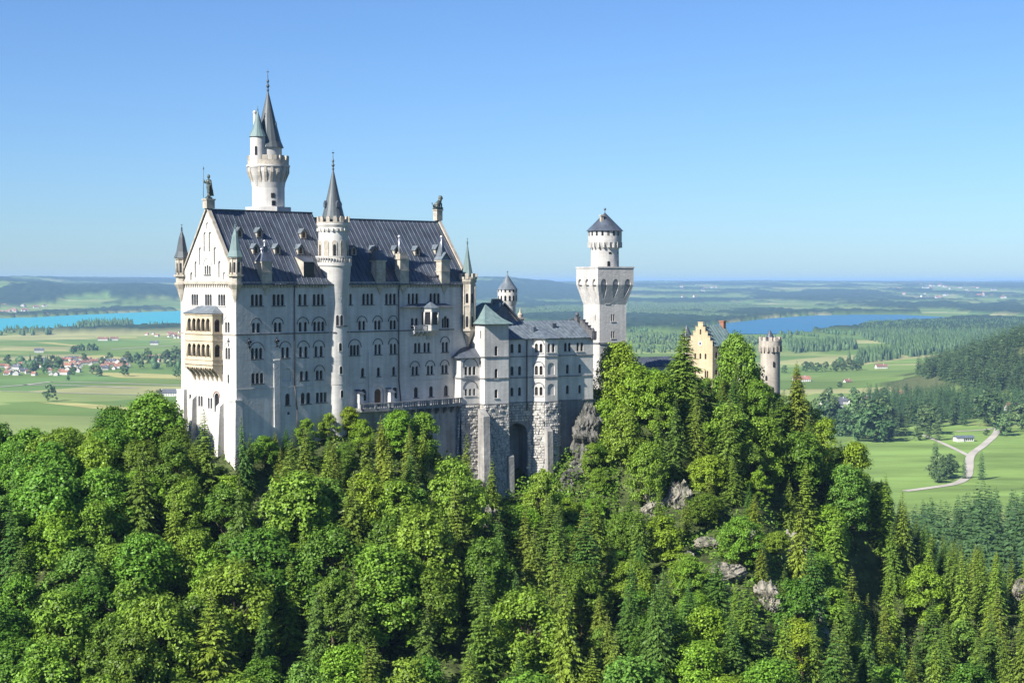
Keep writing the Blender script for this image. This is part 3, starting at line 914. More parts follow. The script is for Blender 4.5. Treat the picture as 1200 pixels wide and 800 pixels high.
# corbel arches below
nb = 6
for k in range(nb+1):
    a = VO0+0.2+(VO1-VO0-0.4)*k/nb
    lg.add([(-OD,a-0.22,OB),(-OD,a+0.22,OB),(0,a+0.22,OB),(0,a-0.22,OB),(0,a-0.22,OB-3.6),(0,a+0.22,OB-3.6),(-OD*0.45,a-0.22,OB-1.9),(-OD*0.45,a+0.22,OB-1.9),(-OD,a-0.22,OB-0.7),(-OD,a+0.22,OB-0.7)],
           [(0,1,9,8),(8,9,7,6),(6,7,5,4),(0,8,6,4,3),(1,2,5,7,9)])
for k in range(nb):
    a0 = VO0+0.2+(VO1-VO0-0.4)*k/nb+0.22; a1 = VO0+0.2+(VO1-VO0-0.4)*(k+1)/nb-0.22
    h = (a1-a0)/2; ac = (a0+a1)/2; n = 8; P_ = []
    for i in range(n+1):
        t = math.pi*i/n
        P_ += [(-OD+0.02, ac+h*math.cos(t), OB-1.3+h*math.sin(t)), (-OD+0.02, ac+h*math.cos(t), OB)]
    lg.add(P_, [(2*i,2*i+1,2*i+3,2*i+2) for i in range(n)])
lo = lg.build('arcaded_oriel', 'sandstone', palas)
fo.windows(lo, 'window'); fs.windows(lo, 'window')
r = MB(DZ)
a = [(-OD-0.45,VO0-0.45,OT),(0.0,VO0-0.45,OT),(0.0,VO1+0.45,OT),(-OD-0.45,VO1+0.45,OT)]
t = [(-0.05,VO0+2.2,OT+1.6),(-0.05,VO1-2.6,OT+1.6)]
r.add(a+t, [(0,1,4),(0,4,5,3),(2,3,5),(0,3,2,1)])
r.build('roof', 'grey_metal', lo)

# shallow bay with lean-to roof, balcony and glazed oriel on the south front
bu0, bu1 = U(468.5,370), U(531,370)
b = MB(DZ)
b.add([(bu0,-0.95,-5.75),(bu1,-0.95,-5.75),(bu1,-0.02,-5.75),(bu0,-0.02,-5.75),(bu0+4.5,-0.02,-4.9),(bu1-2.5,-0.02,-4.9)],
      [(0,1,5,4),(0,4,3),(1,2,5),(0,3,2,1)])
b.build('lean_to_roof', 'slate_metal', palas)
bc = MB(DZ)
c0, c1 = U(480.5,390), U(497.5,390)
bc.box(c0, -1.5, -11.2, c1, 0, -10.95)
bc.box(c0, -1.5, -9.95, c1, -1.28, -9.75); bc.box(c0, -1.5, -9.95, c0+0.2, 0, -9.75)
x = c0+0.15
while x < c1:
    bc.tube((x,-1.39,-10.95),(x,-1.39,-9.95), 0.1, None, 5); x += 0.36
for k in range(4):
    x = c0+0.3+(c1-c0-0.6)*k/3
    bc.add([(x-0.18,-1.4,-11.2),(x+0.18,-1.4,-11.2),(x+0.18,0,-11.2),(x-0.18,0,-11.2),(x-0.18,0,-12.3),(x+0.18,0,-12.3),(x-0.18,-1.4,-11.55),(x+0.18,-1.4,-11.55)], [(0,1,7,6),(6,7,5,4),(0,6,4,3),(1,2,5,7)])
bc.build('balcony', 'pale_trim', palas)
o0, o1 = U(494,390), U(511.5,390); oc = (o0+o1)/2; ow = (o1-o0)/2
hexp = [(oc-ow,0.02),(oc-ow*0.98,-0.9),(oc-ow*0.45,-2.0),(oc+ow*0.45,-2.0),(oc+ow*0.98,-0.9),(oc+ow,0.02)]
ob = MB(DZ)
ob.prism(hexp, -11.0, -9.7)
ob.prism([(oc+(p[0]-oc)*0.35, p[1]*0.3) for p in hexp], -13.0, -12.2)
P_ = [((p[0]), p[1], -11.0) for p in hexp]+[(oc+(p[0]-oc)*0.35, p[1]*0.3, -12.3) for p in hexp]
ob.add(P_, [(i,(i+1)%6,6+(i+1)%6,6+i) for i in range(6)])
ob.prism(hexp, -6.8, -5.9)
for p in hexp[1:5]: ob.tube((p[0]*0.97+oc*0.03,p[1]*0.97,-9.7),(p[0]*0.97+oc*0.03,p[1]*0.97,-6.8), 0.22, None, 6)
oo = ob.build('glazed_oriel', 'pale_trim', palas)
g = MB(DZ)
hx2 = [(oc+(p[0]-oc)*0.93, p[1]*0.93) for p in hexp]
g.add([(p[0],p[1],-9.7) for p in hx2]+[(p[0],p[1],-6.8) for p in hx2], [(i,i+1,7+i,6+i) for i in range(5)])
g.build('window', 'glass_dark', oo)
g = MB(DZ)
ap = (oc, -0.2, -4.3)
g.add([(oc+(p[0]-oc)*1.12, p[1]*1.12, -5.9) for p in hexp]+[ap], [(i,i+1,6) for i in range(5)]+[(5,4,3,2,1,0)])
g.tube((ap[0],ap[1],ap[2]-0.1),(ap[0],ap[1],ap[2]+1.1), 0.07, 0.03, 5)
g.build('roof', 'grey_metal', oo)

# buttresses, drainpipes, anchors, vents, small lean-tos
bt = MB(DZ)
def buttress(pxa, pxb, ztop, d0, d1, P=Pso, fn=None):
    a0, a1 = fn(pxa), fn(pxb)
    if a0 > a1: a0, a1 = a1, a0
    q = [P(a0,PB,-d1),P(a1,PB,-d1),P(a1,PB,0),P(a0,PB,0),P(a0,ztop-d0,-d0),P(a1,ztop-d0,-d0),P(a1,ztop,0),P(a0,ztop,0)]
    m = MB(DZ); m.add(q, [(0,1,5,4),(4,5,6,7),(0,4,7,3),(1,2,6,5)])
    return m.build('buttress', 'limestone', palas)
buttress(320.5, 327.5, -16.2, 0.12, 0.4, Pso, U)
buttress(431.5, 437.5, -15.4, 0.14, 0.45, Pso, U)
def vw(px): return V(px, 480)
for a, b_, zt in ((226.8,230.5,-24.0),(258,262.3,-25.0)):
    x0, x1 = sorted((vw(a), vw(b_)))
    m = MB(DZ); m.add([(-2.2,x0,PB),(-2.2,x1,PB),(0,x1,PB),(0,x0,PB),(-1.0,x0,zt-0.9),(-1.0,x1,zt-0.9),(0,x1,zt),(0,x0,zt)], [(3,2,1,0),(0,1,5,4),(4,5,6,7),(0,4,7,3),(1,2,6,5)])
    m.build('buttress', 'limestone', palas)
m = MB(DZ)
m.add([(-1.6,-1.6,PB),(1.5,-1.6,PB),(1.5,3.0,PB),(-1.6,3.0,PB),(-0.7,-0.7,-24.6),(0.9,-0.7,-24.6),(0.9,2.2,-24.6),(-0.7,2.2,-24.6)], [(3,2,1,0),(4,5,6,7),(0,1,5,4),(1,2,6,5),(2,3,7,6),(3,0,4,7)])
m.box(-0.85,-0.85,-24.6,1.0,2.35,-24.2)
m.build('buttress', 'limestone', palas)
m = MB(DZ)
m.add([(-1.8,DW-3,PB),(1.5,DW-3,PB),(1.5,DW+1.5,PB),(-1.8,DW+1.5,PB),(-0.7,DW-2.2,-23),(0.9,DW-2.2,-23),(0.9,DW+0.6,-23),(-0.7,DW+0.6,-23)], [(3,2,1,0),(4,5,6,7),(0,1,5,4),(1,2,6,5),(2,3,7,6),(3,0,4,7)])
m.build('buttress', 'limestone', palas)
for pa, pb in ((344.6,348),(466.8,469.5)):
    m = MB(DZ); x0, x1 = U(pa), U(pa+1.2, 450)
    m.tube((x0,-0.45,-0.8),(x0,-0.2,-2.0), 0.13); m.tube((x0,-0.2,-2.0),(x0,-0.2,-22), 0.13); m.tube((x0,-0.2,-22),(x0+0.55,-0.25,-27), 0.13); m.tube((x0+0.55,-0.25,-27),(x0+0.55,-0.25,-34), 0.13)
    m.build('drainpipe', 'iron', palas)
for px in (291.8, 324.4):
    m = MB(DZ); x = U(px)
    solid(m, Pso, x-0.1, x+0.1, -13.7, -11.6, -0.1, 0.02); m.ball((x,-0.1,-12.2), 0.3, n=8)
    for s_ in (-1, 1):
        m.tube((x,-0.1,-12.9),(x+s_*0.6,-0.1,-12.3), 0.1, 0.14, 6); m.tube((x,-0.1,-13.2),(x+s_*0.5,-0.1,-13.6), 0.1, 0.06, 6)
    m.build('wall_anchor', 'iron', palas)
m = MB(DZ); y = V(268,398)
solid(m, Pwe, y-0.1, y+0.1, -13.3, -11.6, -0.1, 0.02); solid(m, Pwe, y-0.5, y+0.5, -12.4, -12.15, -0.1, 0.02)
m.build('wall_anchor', 'iron', palas)
for p0, p1 in ((416,420.8),(452.5,457)):
    m = MB(DZ); x0, x1 = U(p0,465), U(p1,465)
    m.box(x0, -1.6, -28, x1, 0, -24.4)
    m.add([(x0-0.25,-1.9,-24.45),(x1+0.25,-1.9,-24.45),(x1+0.25,0,-23.4),(x0-0.25,0,-23.4)], [(0,1,2,3)], 1)
    m.build('porch', ['pale_trim','slate_metal'], palas)
m = MB(DZ); q = arch_poly(U(443.2), 1.7, -27.3, -23.6)
m.add([Pso(x, z, 0.26) for x, z in q], [tuple(range(len(q)))]); m.build('door', 'shade_timber', palas)

# terrace along the foot of the east half
te = MB(DZ)
t0, t1 = U(413,475), U(531,470)
def tv(u): return -3.2 - 1.1*math.sin(max(0, (u-t0)/(t1-t0))*math.pi)
n = 24; us = [t0+(t1-t0)*k/n for k in range(n+1)]
for k in range(n):
    a, b_ = us[k], us[k+1]; va, vb = tv(a), tv(b_)
    te.add([(a,va,-28.2),(b_,vb,-28.2),(b_,0,-28.2),(a,0,-28.2),(a,va,-27.5),(b_,vb,-27.5),(b_,0,-27.5),(a,0,-27.5)], [(0,3,2,1),(4,5,6,7),(0,1,5,4)])
    te.add([(a,va-0.1,-26.55),(b_,vb-0.1,-26.55),(b_,vb+0.25,-26.55),(a,va+0.25,-26.55),(a,va-0.1,-26.3),(b_,vb-0.1,-26.3),(b_,vb+0.25,-26.3),(a,va+0.25,-26.3)], [(0,3,2,1),(4,5,6,7),(0,1,5,4),(2,3,7,6)])
    if k % 3 == 0: te.box(a-0.3, va-0.1, -27.5, a+0.3, va+0.2, -26.55)
    else:
        te.box(a-0.15, va, -27.5, a+0.15, va+0.15, -26.55); te.box((a+b_)/2-0.15, va, -27.5, (a+b_)/2+0.15, va+0.15, -26.55)
    if k > n*0.42 and k % 2 == 0:
        te.add([(a-0.2,va,-28.2),(a+0.2,va,-28.2),(a+0.2,va+1.6,-28.2),(a-0.2,va+1.6,-28.2),(a-0.2,va+1.6,-29.9),(a+0.2,va+1.6,-29.9),(a-0.2,va,-28.6),(a+0.2,va,-28.6)], [(0,1,7,6),(6,7,5,4),(0,6,4,3),(1,2,5,7)])
te.add([(t0,tv(t0),-28.2),(t0,0,-28.2),(t0,0,-27.4),(t0,tv(t0),-27.4)], [(0,1,2,3)])
ter = te.build('terrace', 'retaining_stone', palas)  # darker stone stands in for shade, as the terrace juts into the sun
m = MB(DZ)
for k in range(n):
    a, b_ = us[k], us[k+1]
    va, vb = tv(a)+1.5, tv(b_)+1.5
    m.add([(a,va-0.8,PB),(b_,vb-0.8,PB),(b_,vb,-28.2),(a,va,-28.2)], [(0,1,2,3)])
m.build('retaining_wall', 'weathered_stone', ter)

# statues on the gables
def put_local(F, u, v, z): x, y = F.world(u, v); return (x, y, z)
kn = MB()
kn.box(-0.55,-0.55,0,0.55,0.55,0.35)
for s_ in (-1, 1):
    kn.tube((0.28*s_,0,0.3),(0.24*s_,0.05,1.25), 0.2, 0.24, 8); kn.tube((0.24*s_,0.05,1.25),(0.2*s_,0,2.2), 0.24, 0.32, 8)
    kn.box(0.28*s_-0.15,-0.4,0.33,0.28*s_+0.15,0.2,0.5)
kn.lathe([(0.4,2.0),(0.5,2.4),(0.42,2.9),(0.62,3.6),(0.55,3.95),(0.18,4.1),(0.17,4.25),(0.3,4.45),(0.33,4.7),(0.26,4.95),(1e-4,5.15)], 0, 0, 12)
kn.tube((-0.55,0,3.8),(-1.0,-0.25,3.3), 0.2, 0.17, 8); kn.tube((-1.0,-0.25,3.3),(-1.15,-0.5,4.1), 0.17, 0.13, 8)
kn.tube((0.55,0,3.8),(0.85,0.0,2.95), 0.2, 0.17, 8); kn.tube((0.85,0,2.95),(0.75,-0.5,2.5), 0.17, 0.13, 8)
kn.tube((-1.25,-0.5,0.3),(-1.15,-0.5,6.2), 0.06, 0.05, 6); kn.lathe([(1e-4,6.1),(0.16,6.25),(1e-4,6.9)], -1.15, -0.5, 6)
kn.prism([(0.35,-0.62),(1.15,-0.62),(1.15,-0.5),(0.35,-0.5)], 1.3, 2.7)
kn.add([(-0.55,0.3,3.8),(0.55,0.3,3.8),(0.85,0.75,0.6),(-0.7,0.75,0.6)], [(0,1,2,3)])
k = kn.build('knight_statue', 'bronze', None, put_local(FP, 0.4, DW/2, ridge_w+2.2))
k.rotation_euler = (0, 0, FP.a - math.pi/2)
tag(k, 'dark bronze statue of a knight holding a lance on the gable peak', 'statue')
ln = MB()
ln.box(-0.6,-1.1,0,0.6,1.1,0.3)
ln.tube((0,0.75,0.7),(0,-0.5,1.75), 0.62, 0.55, 10); ln.tube((0,-0.5,1.75),(0,-0.75,2.5), 0.5, 0.45, 10)
ln.ball((0,-0.85,2.75), 0.52); ln.tube((0,-0.95,2.7),(0,-1.4,2.55), 0.3, 0.22, 8)
for s_ in (-1, 1):
    ln.tube((0.32*s_,-0.75,1.5),(0.32*s_,-0.95,0.3), 0.2, 0.16, 8); ln.ball((0.45*s_,0.6,0.7), 0.45); ln.box(0.32*s_-0.16,-1.25,0.28,0.32*s_+0.16,-0.8,0.5)
    ln.box(0.45*s_-0.17,-0.1,0.28,0.45*s_+0.17,0.7,0.5); ln.ball((0.32*s_,-0.72,3.15), 0.14, n=6)
ln.tube((0,1.2,0.5),(0.3,1.5,1.3), 0.09, 0.07, 6); ln.ball((0.3,1.5,1.4), 0.16, n=6)
l = ln.build('lion_statue', 'bronze', None, put_local(FP, UE-0.15, DW/2, ridge_e+2.9))
l.rotation_euler = (0, 0, FP.a + math.pi/2)
tag(l, 'weathered bronze seated lion on the pedestal of the far gable', 'statue')
# ------------------------------------------------------------------ slender round main tower behind the hall
tx, ty = FP.world(24.3, 23.2)
TB = -40.0
tower = thing('round_tower', (tx, ty, TB), 0, 'tallest slender round tower with dark spire rising behind the hall roof', 'tower')
D2 = -TB
m = MB(D2)
m.lathe([(3.75,TB),(3.62,16.4),(3.62,22.4)], 0, 0, 40)
m.prism([(5.4*math.cos(math.pi*k/4+0.5), 5.4*math.sin(math.pi*k/4+0.5)) for k in range(8)], 8.0, 16.6)
m.lathe([(3.62,20.9),(3.9,22.6),(4.55,24.6),(4.6,25.6),(4.85,25.6),(4.85,26.0),(4.55,26.0),(4.1,26.0),(3.05,26.0),(3.05,30.2)], 0, 0, 40)
m.build('wall', 'limestone', tower)
m = MB(D2)
for k in range(20):
    a = 2*math.pi*k/20
    ca, sa = math.cos(a), math.sin(a)
    Q = lambda r, t, z: (r*ca-t*sa, r*sa+t*ca, z)
    m.add([Q(3.6,-0.28,21.6),Q(3.6,0.28,21.6),Q(4.72,0.28,24.3),Q(4.72,-0.28,24.3),Q(4.72,-0.28,25.6),Q(4.72,0.28,25.6),Q(3.6,-0.28,25.6),Q(3.6,0.28,25.6)],
          [(0,1,2,3),(3,2,5,4),(0,3,4,6),(1,7,5,2)])
m.build('corbel_gallery', 'trim_stone', tower)
m = MB(D2)
m.lathe([(4.6,26.0),(4.6,27.1),(4.25,27.1),(4.25,26.0)], 0, 0, 40)
for k in range(14):
    a = 2*math.pi*k/14+0.2
    m.rbox(4.42*math.cos(a), 4.42*math.sin(a), a-math.pi/2, 1.15, 0.36, 27.1, 28.1)
m.build('battlement', 'trim_stone', tower)
m = MB(D2)
m.lathe([(3.5,29.9),(2.9,31.3),(1.5,36.8),(0.12,42.6)], 0, 0, 16, smooth=False)
m.lathe([(1e-5,29.9),(3.5,29.9)], 0, 0, 16, smooth=False)
finial(m, 0, 0, 42.4, 5.4, 0.19)
sp = m.build('spire', 'spire_metal', tower)
for a, z in ((-0.25,34.2),(-1.9,36.5)):
    d = MB(D2); ca, sa = math.cos(a), math.sin(a); r0 = 3.5-(z-30)*0.36
    Q = lambda r, t, zz: (r*ca-t*sa, r*sa+t*ca, zz)
    d.add([Q(r0,-0.4,z),Q(r0,0.4,z),Q(r0,0.4,z+1.0),Q(r0,0,z+1.5),Q(r0,-0.4,z+1.0),Q(r0-1.2,-0.4,z),Q(r0-1.2,0.4,z),Q(r0-1.2,0.4,z+1.0),Q(r0-1.5,0,z+1.5),Q(r0-1.2,-0.4,z+1.0)],
          [(0,1,2,3,4),(0,4,9,5),(1,6,7,2),(3,8,9,4),(2,7,8,3)])
    d.build('spire_dormer', 'slate_metal', sp)
# side turret with its own green cone, on a corbel
sx, sy = -1.9, -2.7
m = MB(D2)
m.lathe([(0.1,20.6),(0.5,21.4),(0.85,22.6),(1.25,23.6),(1.7,25.2),(1.85,25.4),(1.85,25.8),(1.7,25.8),(1.7,32.2)], sx, sy, 24)
su = m.build('side_turret', 'limestone', tower)
m = MB(D2); m.lathe([(1.7,32.2),(2.0,32.15),(1.25,33.8),(0.1,37.9)], sx, sy, 16, smooth=False); finial(m, sx, sy, 37.8, 1.3, 0.1)
m.build('spire', 'copper_green', su)
m = MB(D2); a = -math.pi/2-0.1
q = arch_poly(0, 0.55, 28.0, 30.0)
m.add([(sx+1.72*math.cos(a)-x*math.sin(a), sy+1.72*math.sin(a)+x*math.cos(a), z) for x, z in q], [tuple(range(len(q)))])
m.build('window', 'glass_dark', su)
m = MB(D2); m.tube((-2.9,-0.5,28),(-2.9,-0.5,37.6), 0.36, 0.33, 10); m.lathe([(0.45,37.6),(0.45,37.9),(0.2,38.2)], -2.9, -0.5, 10)
m.build('flue', 'pale_trim', tower)
m = MB(D2)
for a, z0, z1, w in ((-1.15,18.6,19.7,0.9),(-1.1,16.9,18.0,0.9),(-1.9,28.0,29.2,0.6)):
    r = 3.66 if z0 < 25 else 3.08
    q = arch_poly(0, w, z0, z1, 'rect')
    m.add([(r*math.cos(a)-x*math.sin(a), r*math.sin(a)+x*math.cos(a), z) for x, z in q], [tuple(range(len(q)))])
m.build('window', 'glass_dark', tower)

# ------------------------------------------------------------------ the bower: rusticated base, square bay tower, angled bay
FK = Frame(-11.63, 387.8, 32.0)
KB = -60.0
D3 = -KB
kem = thing('bower_building', (FK.ox, FK.oy, KB), FK.a, 'lower grey stone wing with square bay tower on a tall base of rough blocks', 'castle building')
UK = lambda px, py=440, v=0.0: FK.u(px, py, v)
k1a, k1b = 0.0, UK(562)
k2a = UK(568, 440, -2.2); k2b = UK(596, 440, -2.2)
k3b = UK(616.5)
k4a = UK(624); k4d = 2.1
k4b = k4a+k4d; k4c = k4b+3.5; k4e = k4c+k4d
k5b = UK(695)
BASE = -28.0
class Grp: pass
kw = MB(D3); kfac = []
def Pk(p0, p1):
    """front through the plan points p0 -> p1; depth runs inward (to the left of p0->p1)"""
    d = Vector((p1[0]-p0[0], p1[1]-p0[1])); L = d.length; d /= L; nrm = Vector((-d.y, d.x))
    return (lambda a, b, dd: (p0[0]+d.x*a+nrm.x*dd, p0[1]+d.y*a+nrm.y*dd, b)), L
def kface(p0, p1, zt, wins=(), blinds=(), zb=BASE):
    P, L = Pk(p0, p1)
    f = Facade(P, [(0,zb),(L,zb),(L,zt),(0,zt)], D3)
    for lights_, sill, hood in wins: f.window(lights_, sill=sill, hood=hood, depth=0.35)
    for b in blinds: f.blind(*b)
    f.face(kw); kfac.append(f)
    return P, L
def fr_(P0u, px, v=0.0): return UK(px, 440, v)-P0u
PT = 'pale_trim'
Z1, Z2, Z3 = (-16.5,-14.4), (-21.7,-19.6), (-26.5,-24.5)
# west bay
zk1 = -17.4
kface((0,7.0),(0,0), zk1)
h = fr_(0,551)
kface((0,0),(k1b,0), zk1, [([(h-1.1,0.75,-21.3,-19.3),(h,0.75,-21.3,-19.3),(h+1.1,0.75,-21.3,-19.3)],PT,(h,1.9,-19.4)),
                           ([(h-1.1,0.6,-26,-24.4),(h,0.6,-26,-24.4),(h+1.1,0.6,-26,-24.4)],PT,(h,1.8,-24.4))])
# square bay tower
zk2 = -9.7
kface((k2a,8),(k2a,-2.2), zk2, [([(8.4,0.5,-13,-11.2)],None,None),([(8.4,0.5,-19.6,-18)],None,None)])
h = fr_(k2a,581.5,-2.2)
kface((k2a,-2.2),(k2b,-2.2), zk2, [([(h,0.85,-16.9,-14.7)],PT,None),([(h,0.85,-22.2,-19.9)],PT,None),([(h,0.85,-26.6,-24.6)],PT,None)])
kface((k2b,-2.2),(k2b,8), zk2)
kw.add([(k2a,8,BASE),(k2b,8,BASE),(k2b,8,zk2),(k2a,8,zk2)], [(0,1,2,3)])
# middle recess
zk = -13.4
a1, a2 = fr_(k2b,600), fr_(k2b,609)
kface((k2b,0),(k4a,0), zk, [([(a,0.85,z0,z1)],PT,None) for a in (a1,a2) for z0, z1 in (Z1,Z2,Z3)])
# angled bay
m2 = k4d*math.sqrt(2)/2
kface((k4a,0),(k4b,-k4d), zk, [([(m2-0.55,0.7,z0,z1),(m2+0.55,0.7,z0,z1)],PT,(m2,1.2,z1-0.3)) for z0, z1 in (Z1,Z2,Z3)])
m3 = 1.75
kface((k4b,-k4d),(k4c,-k4d), zk, [([(m3-0.62,0.75,*Z1),(m3+0.62,0.75,*Z1)],PT,None)], [(m3,2.0,Z2[0],Z2[1]+0.7),(m3,2.0,Z3[0],Z3[1]+0.7)])
kface((k4c,-k4d),(k4e,0), zk, [([(m2,0.6,z0,z1)],None,None) for z0, z1 in (Z1,Z2,Z3)])
# east part
w_ = []
for p in (665, 679.5):
    a = fr_(k4e,p)
    w_ += [([(a-0.58,0.75,*Z1),(a+0.58,0.75,*Z1)],PT,None),([(a,0.8,*Z2)],PT,None),([(a,0.8,*Z3)],PT,None)]
kface((k4e,0),(k5b,0), zk, w_)
kface((k5b,0),(k5b,13), zk)
kw.add([(k5b,13,BASE),(0,13,BASE),(0,13,zk1),(k5b,13,zk)], [(0,1,2,3)])
kw.build('wall', 'limestone', kem)
for f in kfac: f.windows(kem)
# strings round the fronts
def kband(pts, z, h_=0.25, d=0.18):
    ks = MB(D3)
    for p0, p1 in zip(pts[:-1], pts[1:]):
        P, L = Pk(p0, p1); solid(ks, P, -d*0.4, L+d*0.4, z, z+h_, -d, 0.03)
    ks.build('string_course', 'retaining_stone', kem)
front = [(k2b,0),(k4a,0),(k4b,-k4d),(k4c,-k4d),(k4e,0),(k5b,0)]
for z in (-17.5, -22.4, BASE-0.12): kband(front, z)
for z in (-17.3, -22.2, BASE-0.12): kband([(k2a,1),(k2a,-2.2),(k2b,-2.2),(k2b,1)], z)
for z in (-22.1, BASE-0.1): kband([(0,4),(0,0),(k1b,0)], z)
kband(front, zk-0.1, 0.25, 0.3); kband([(k2a,3),(k2a,-2.2),(k2b,-2.2),(k2b,3)], zk2-0.1, 0.25, 0.35); kband([(0,4),(0,0),(k1b,0)], zk1-0.1, 0.22, 0.3)
# roofs
r = MB(D3)
def slope(mb, q, nrm_seams=0, mi=0):
    mb.add(q, [tuple(range(len(q)))], mi)
def seam_slope(mb, a0, a1, b1, b0, step=1.1, mi=0):
    """quad eave a0->a1, ridge b0->b1, with raised seams"""
    a0, a1, b0, b1 = map(Vector, (a0, a1, b0, b1))
    mb.add([a0,a1,b1,b0], [(0,1,2,3)], mi)
    n = max(2, int((a1-a0).length/step)); nr = (a1-a0).cross(b0-a0).normalized()*0.11
    e = (a1-a0).normalized()*0.07
    for k in range(1, n):
        t = k/n; p, q = a0.lerp(a1, t), b0.lerp(b1, t)
        mb.add([p-e,p+e,q+e,q-e,p-e+nr,p+e+nr,q+e+nr,q-e+nr], [(4,5,6,7),(0,4,7,3),(1,2,6,5),(0,1,5,4)], mi)
zr = -9.3; ez = zk+0.12
seam_slope(r, (k2b,-0.5,ez), (k5b-0.5,-0.5,ez), (k5b-0.5,6.5,zr), (k2b-2,6.5,zr), 1.05)
seam_slope(r, (k5b-0.5,13.5,ez), (k2b,13.5,ez), (k2b-2,6.5,zr), (k5b-0.5,6.5,zr), 1.05)
r.build('roof', 'grey_metal', kem)
r = MB(D3)      # hipped roof of the angled bay
ap = ((k4b+k4c)/2, 4.4, zr-1.0)
E = [(k4a-0.5,-0.35,ez+0.12),(k4b-0.25,-k4d-0.5,ez+0.1),(k4c+0.25,-k4d-0.5,ez+0.1),(k4e+0.5,-0.35,ez+0.12)]
r.add(E+[ap], [(0,1,4),(1,2,4),(2,3,4)])
r.build('bay_roof', 'grey_metal', kem)
r = MB(D3)      # bell-cast roof of the bay tower
cx, cy = (k2a+k2b)/2, 2.9
hw = (k2b-k2a)/2
ring = lambda k, z: [(cx-hw*k,cy-5.1*k,z),(cx+hw*k,cy-5.1*k,z),(cx+hw*k,cy+5.1*k,z),(cx-hw*k,cy+5.1*k,z)]
Rg = ring(1.22,zk2+0.05)+ring(0.72,zk2+1.35)+ring(0.36,zk2+2.9)+[(cx,cy,zk2+4.6)]
r.add(Rg, [(a+i,a+(i+1)%4,a+4+(i+1)%4,a+4+i) for a in (0,4) for i in range(4)]+[(8+i,8+(i+1)%4,12) for i in range(4)]+[(3,2,1,0)])
r.build('tower_roof', 'copper_green', kem)
r = MB(D3)
r.add([(-0.9,-0.6,zk1+0.05),(k1b+0.1,-0.6,zk1+0.05),(k1b+0.1,6,-15.0),(2.2,4.2,-15.0),(-0.9,6.5,zk1+0.05),(k1b+0.1,2.4,-15.0)], [(0,1,5,3),(3,5,2),(0,3,4)])
r.build('bay_roof', 'slate_metal', kem)
# stepped gable parapet on the east end
m = MB(D3)
for k in range(6):
    y0 = 6.5-0.6-k*1.15; zt = zr+0.75-k*0.68
    for Q in ((lambda v: v), (lambda v: 13-v)):
        ya, yb = sorted((Q(y0), Q(y0-1.15 if k else y0+0.62)))
        if k == 0: ya, yb = sorted((Q(6.5), Q(y0)))
        m.box(k5b-0.6, ya, zk-0.5, k5b+0.25, yb, zt); m.box(k5b-0.75, ya, zt, k5b+0.4, yb, zt+0.2)
m.prism([(k5b-0.9,-0.9),(k5b+0.4,-0.9),(k5b+0.4,0.4),(k5b-0.9,0.4)], zk-0.2, zk+1.5); m.ball((k5b-0.25,-0.25,zk+1.8), 0.45)
m.ball((k5b-0.2,6.5,zr+1.4), 0.5)
m.build('stepped_gable', 'dark_ledge', kem)
m = MB(D3); x = UK(617); m.tube((x,-0.2,zk),(x,-0.2,BASE-2), 0.14); m.build('drainpipe', 'iron', kem)
m = MB(D3); x = UK(625,400,2.5); m.box(x-0.4,1.8,-12.2,x+0.4,2.8,-10.6); x2 = UK(648,384,4); m.box(x2-0.5,3.4,-11.3,x2+0.6,4.4,-9.9); m.build('roof_hatch', 'slate_metal', kem)

# rough-block base: core walls with every facing block standing proud by its own amount
kb = MB(D3); kbw = MB(D3)
def rustic(p0, p1, z0, z1, holes=None, batter=0.06):
    P, L = Pk(p0, p1)
    ch = 0.62
    kb.add([P(0,z0,-batter*(z1-z0)+0.02),P(L,z0,-batter*(z1-z0)+0.02),P(L,z1,0.02),P(0,z1,0.02)], [(0,1,2,3)]) if not holes else None
    z = z1
    row = 0
    while z-ch > z0:
        a = -rnd.random()*0.6 if row % 2 else 0.0
        while a < L:
            w = 0.75+rnd.random()*0.7
            x0, x1 = max(0, a)+0.03, min(L, a+w)-0.03
            if x1-x0 > 0.15 and not (holes and any(h0 < (x0+x1)/2 < h1 and z-ch < ht for h0,h1,ht in holes)):
                off = -batter*(z1-z)
                pr = 0.06+0.34*rnd.random()**1.3
                q = [P(x0,z-ch+0.03,off),P(x1,z-ch+0.03,off),P(x1,z-0.03,off),P(x0,z-0.03,off)]
                e = 0.09
                q += [P(x0+e,z-ch+0.1,off-pr),P(x1-e,z-ch+0.1,off-pr*(0.7+0.5*rnd.random())),P(x1-e,z-0.1,off-pr),P(x0+e,z-0.1,off-pr*(0.7+0.5*rnd.random()))]
                kb.add(q, [(4,5,6,7),(0,1,5,4),(1,2,6,5),(2,3,7,6),(3,0,4,7)])
            a += w
        z -= ch; row += 1
rustic((0,7),(0,0), KB, BASE-0.12); rustic((0,0),(k1b,0), KB, BASE-0.12, batter=0.03)
rustic((k2a,6),(k2a,-2.2), KB, BASE-0.12, batter=0.05); rustic((k2a,-2.2),(k2b,-2.2), KB, BASE-0.12, batter=0.05); rustic((k2b,-2.2),(k2b,1), KB, BASE-0.12, batter=0.0)
ra, rb = k2b+0.9, k4a-1.3
P, L = Pk((k2b,0),(k4a,0))
hc, hw_ = (ra+rb)/2-k2b, (rb-ra)
rustic((k2b,0),(k4a,0), KB, BASE-0.12, holes=[(hc-hw_/2-0.1,hc+hw_/2+0.1,-32.6)], batter=0.0)
rustic((k4a,0),(k4b,-k4d), KB, BASE-0.12, batter=0.02); rustic((k4b,-k4d),(k4c,-k4d), KB, BASE-0.12, batter=0.02); rustic((k4c,-k4d),(k4e,0), KB, BASE-0.12, batter=0.0)
base = kb.build('rusticated_base', 'rustic_block', kem)
m = MB(D3)
q = arch_poly(hc, hw_, KB, -32.8)
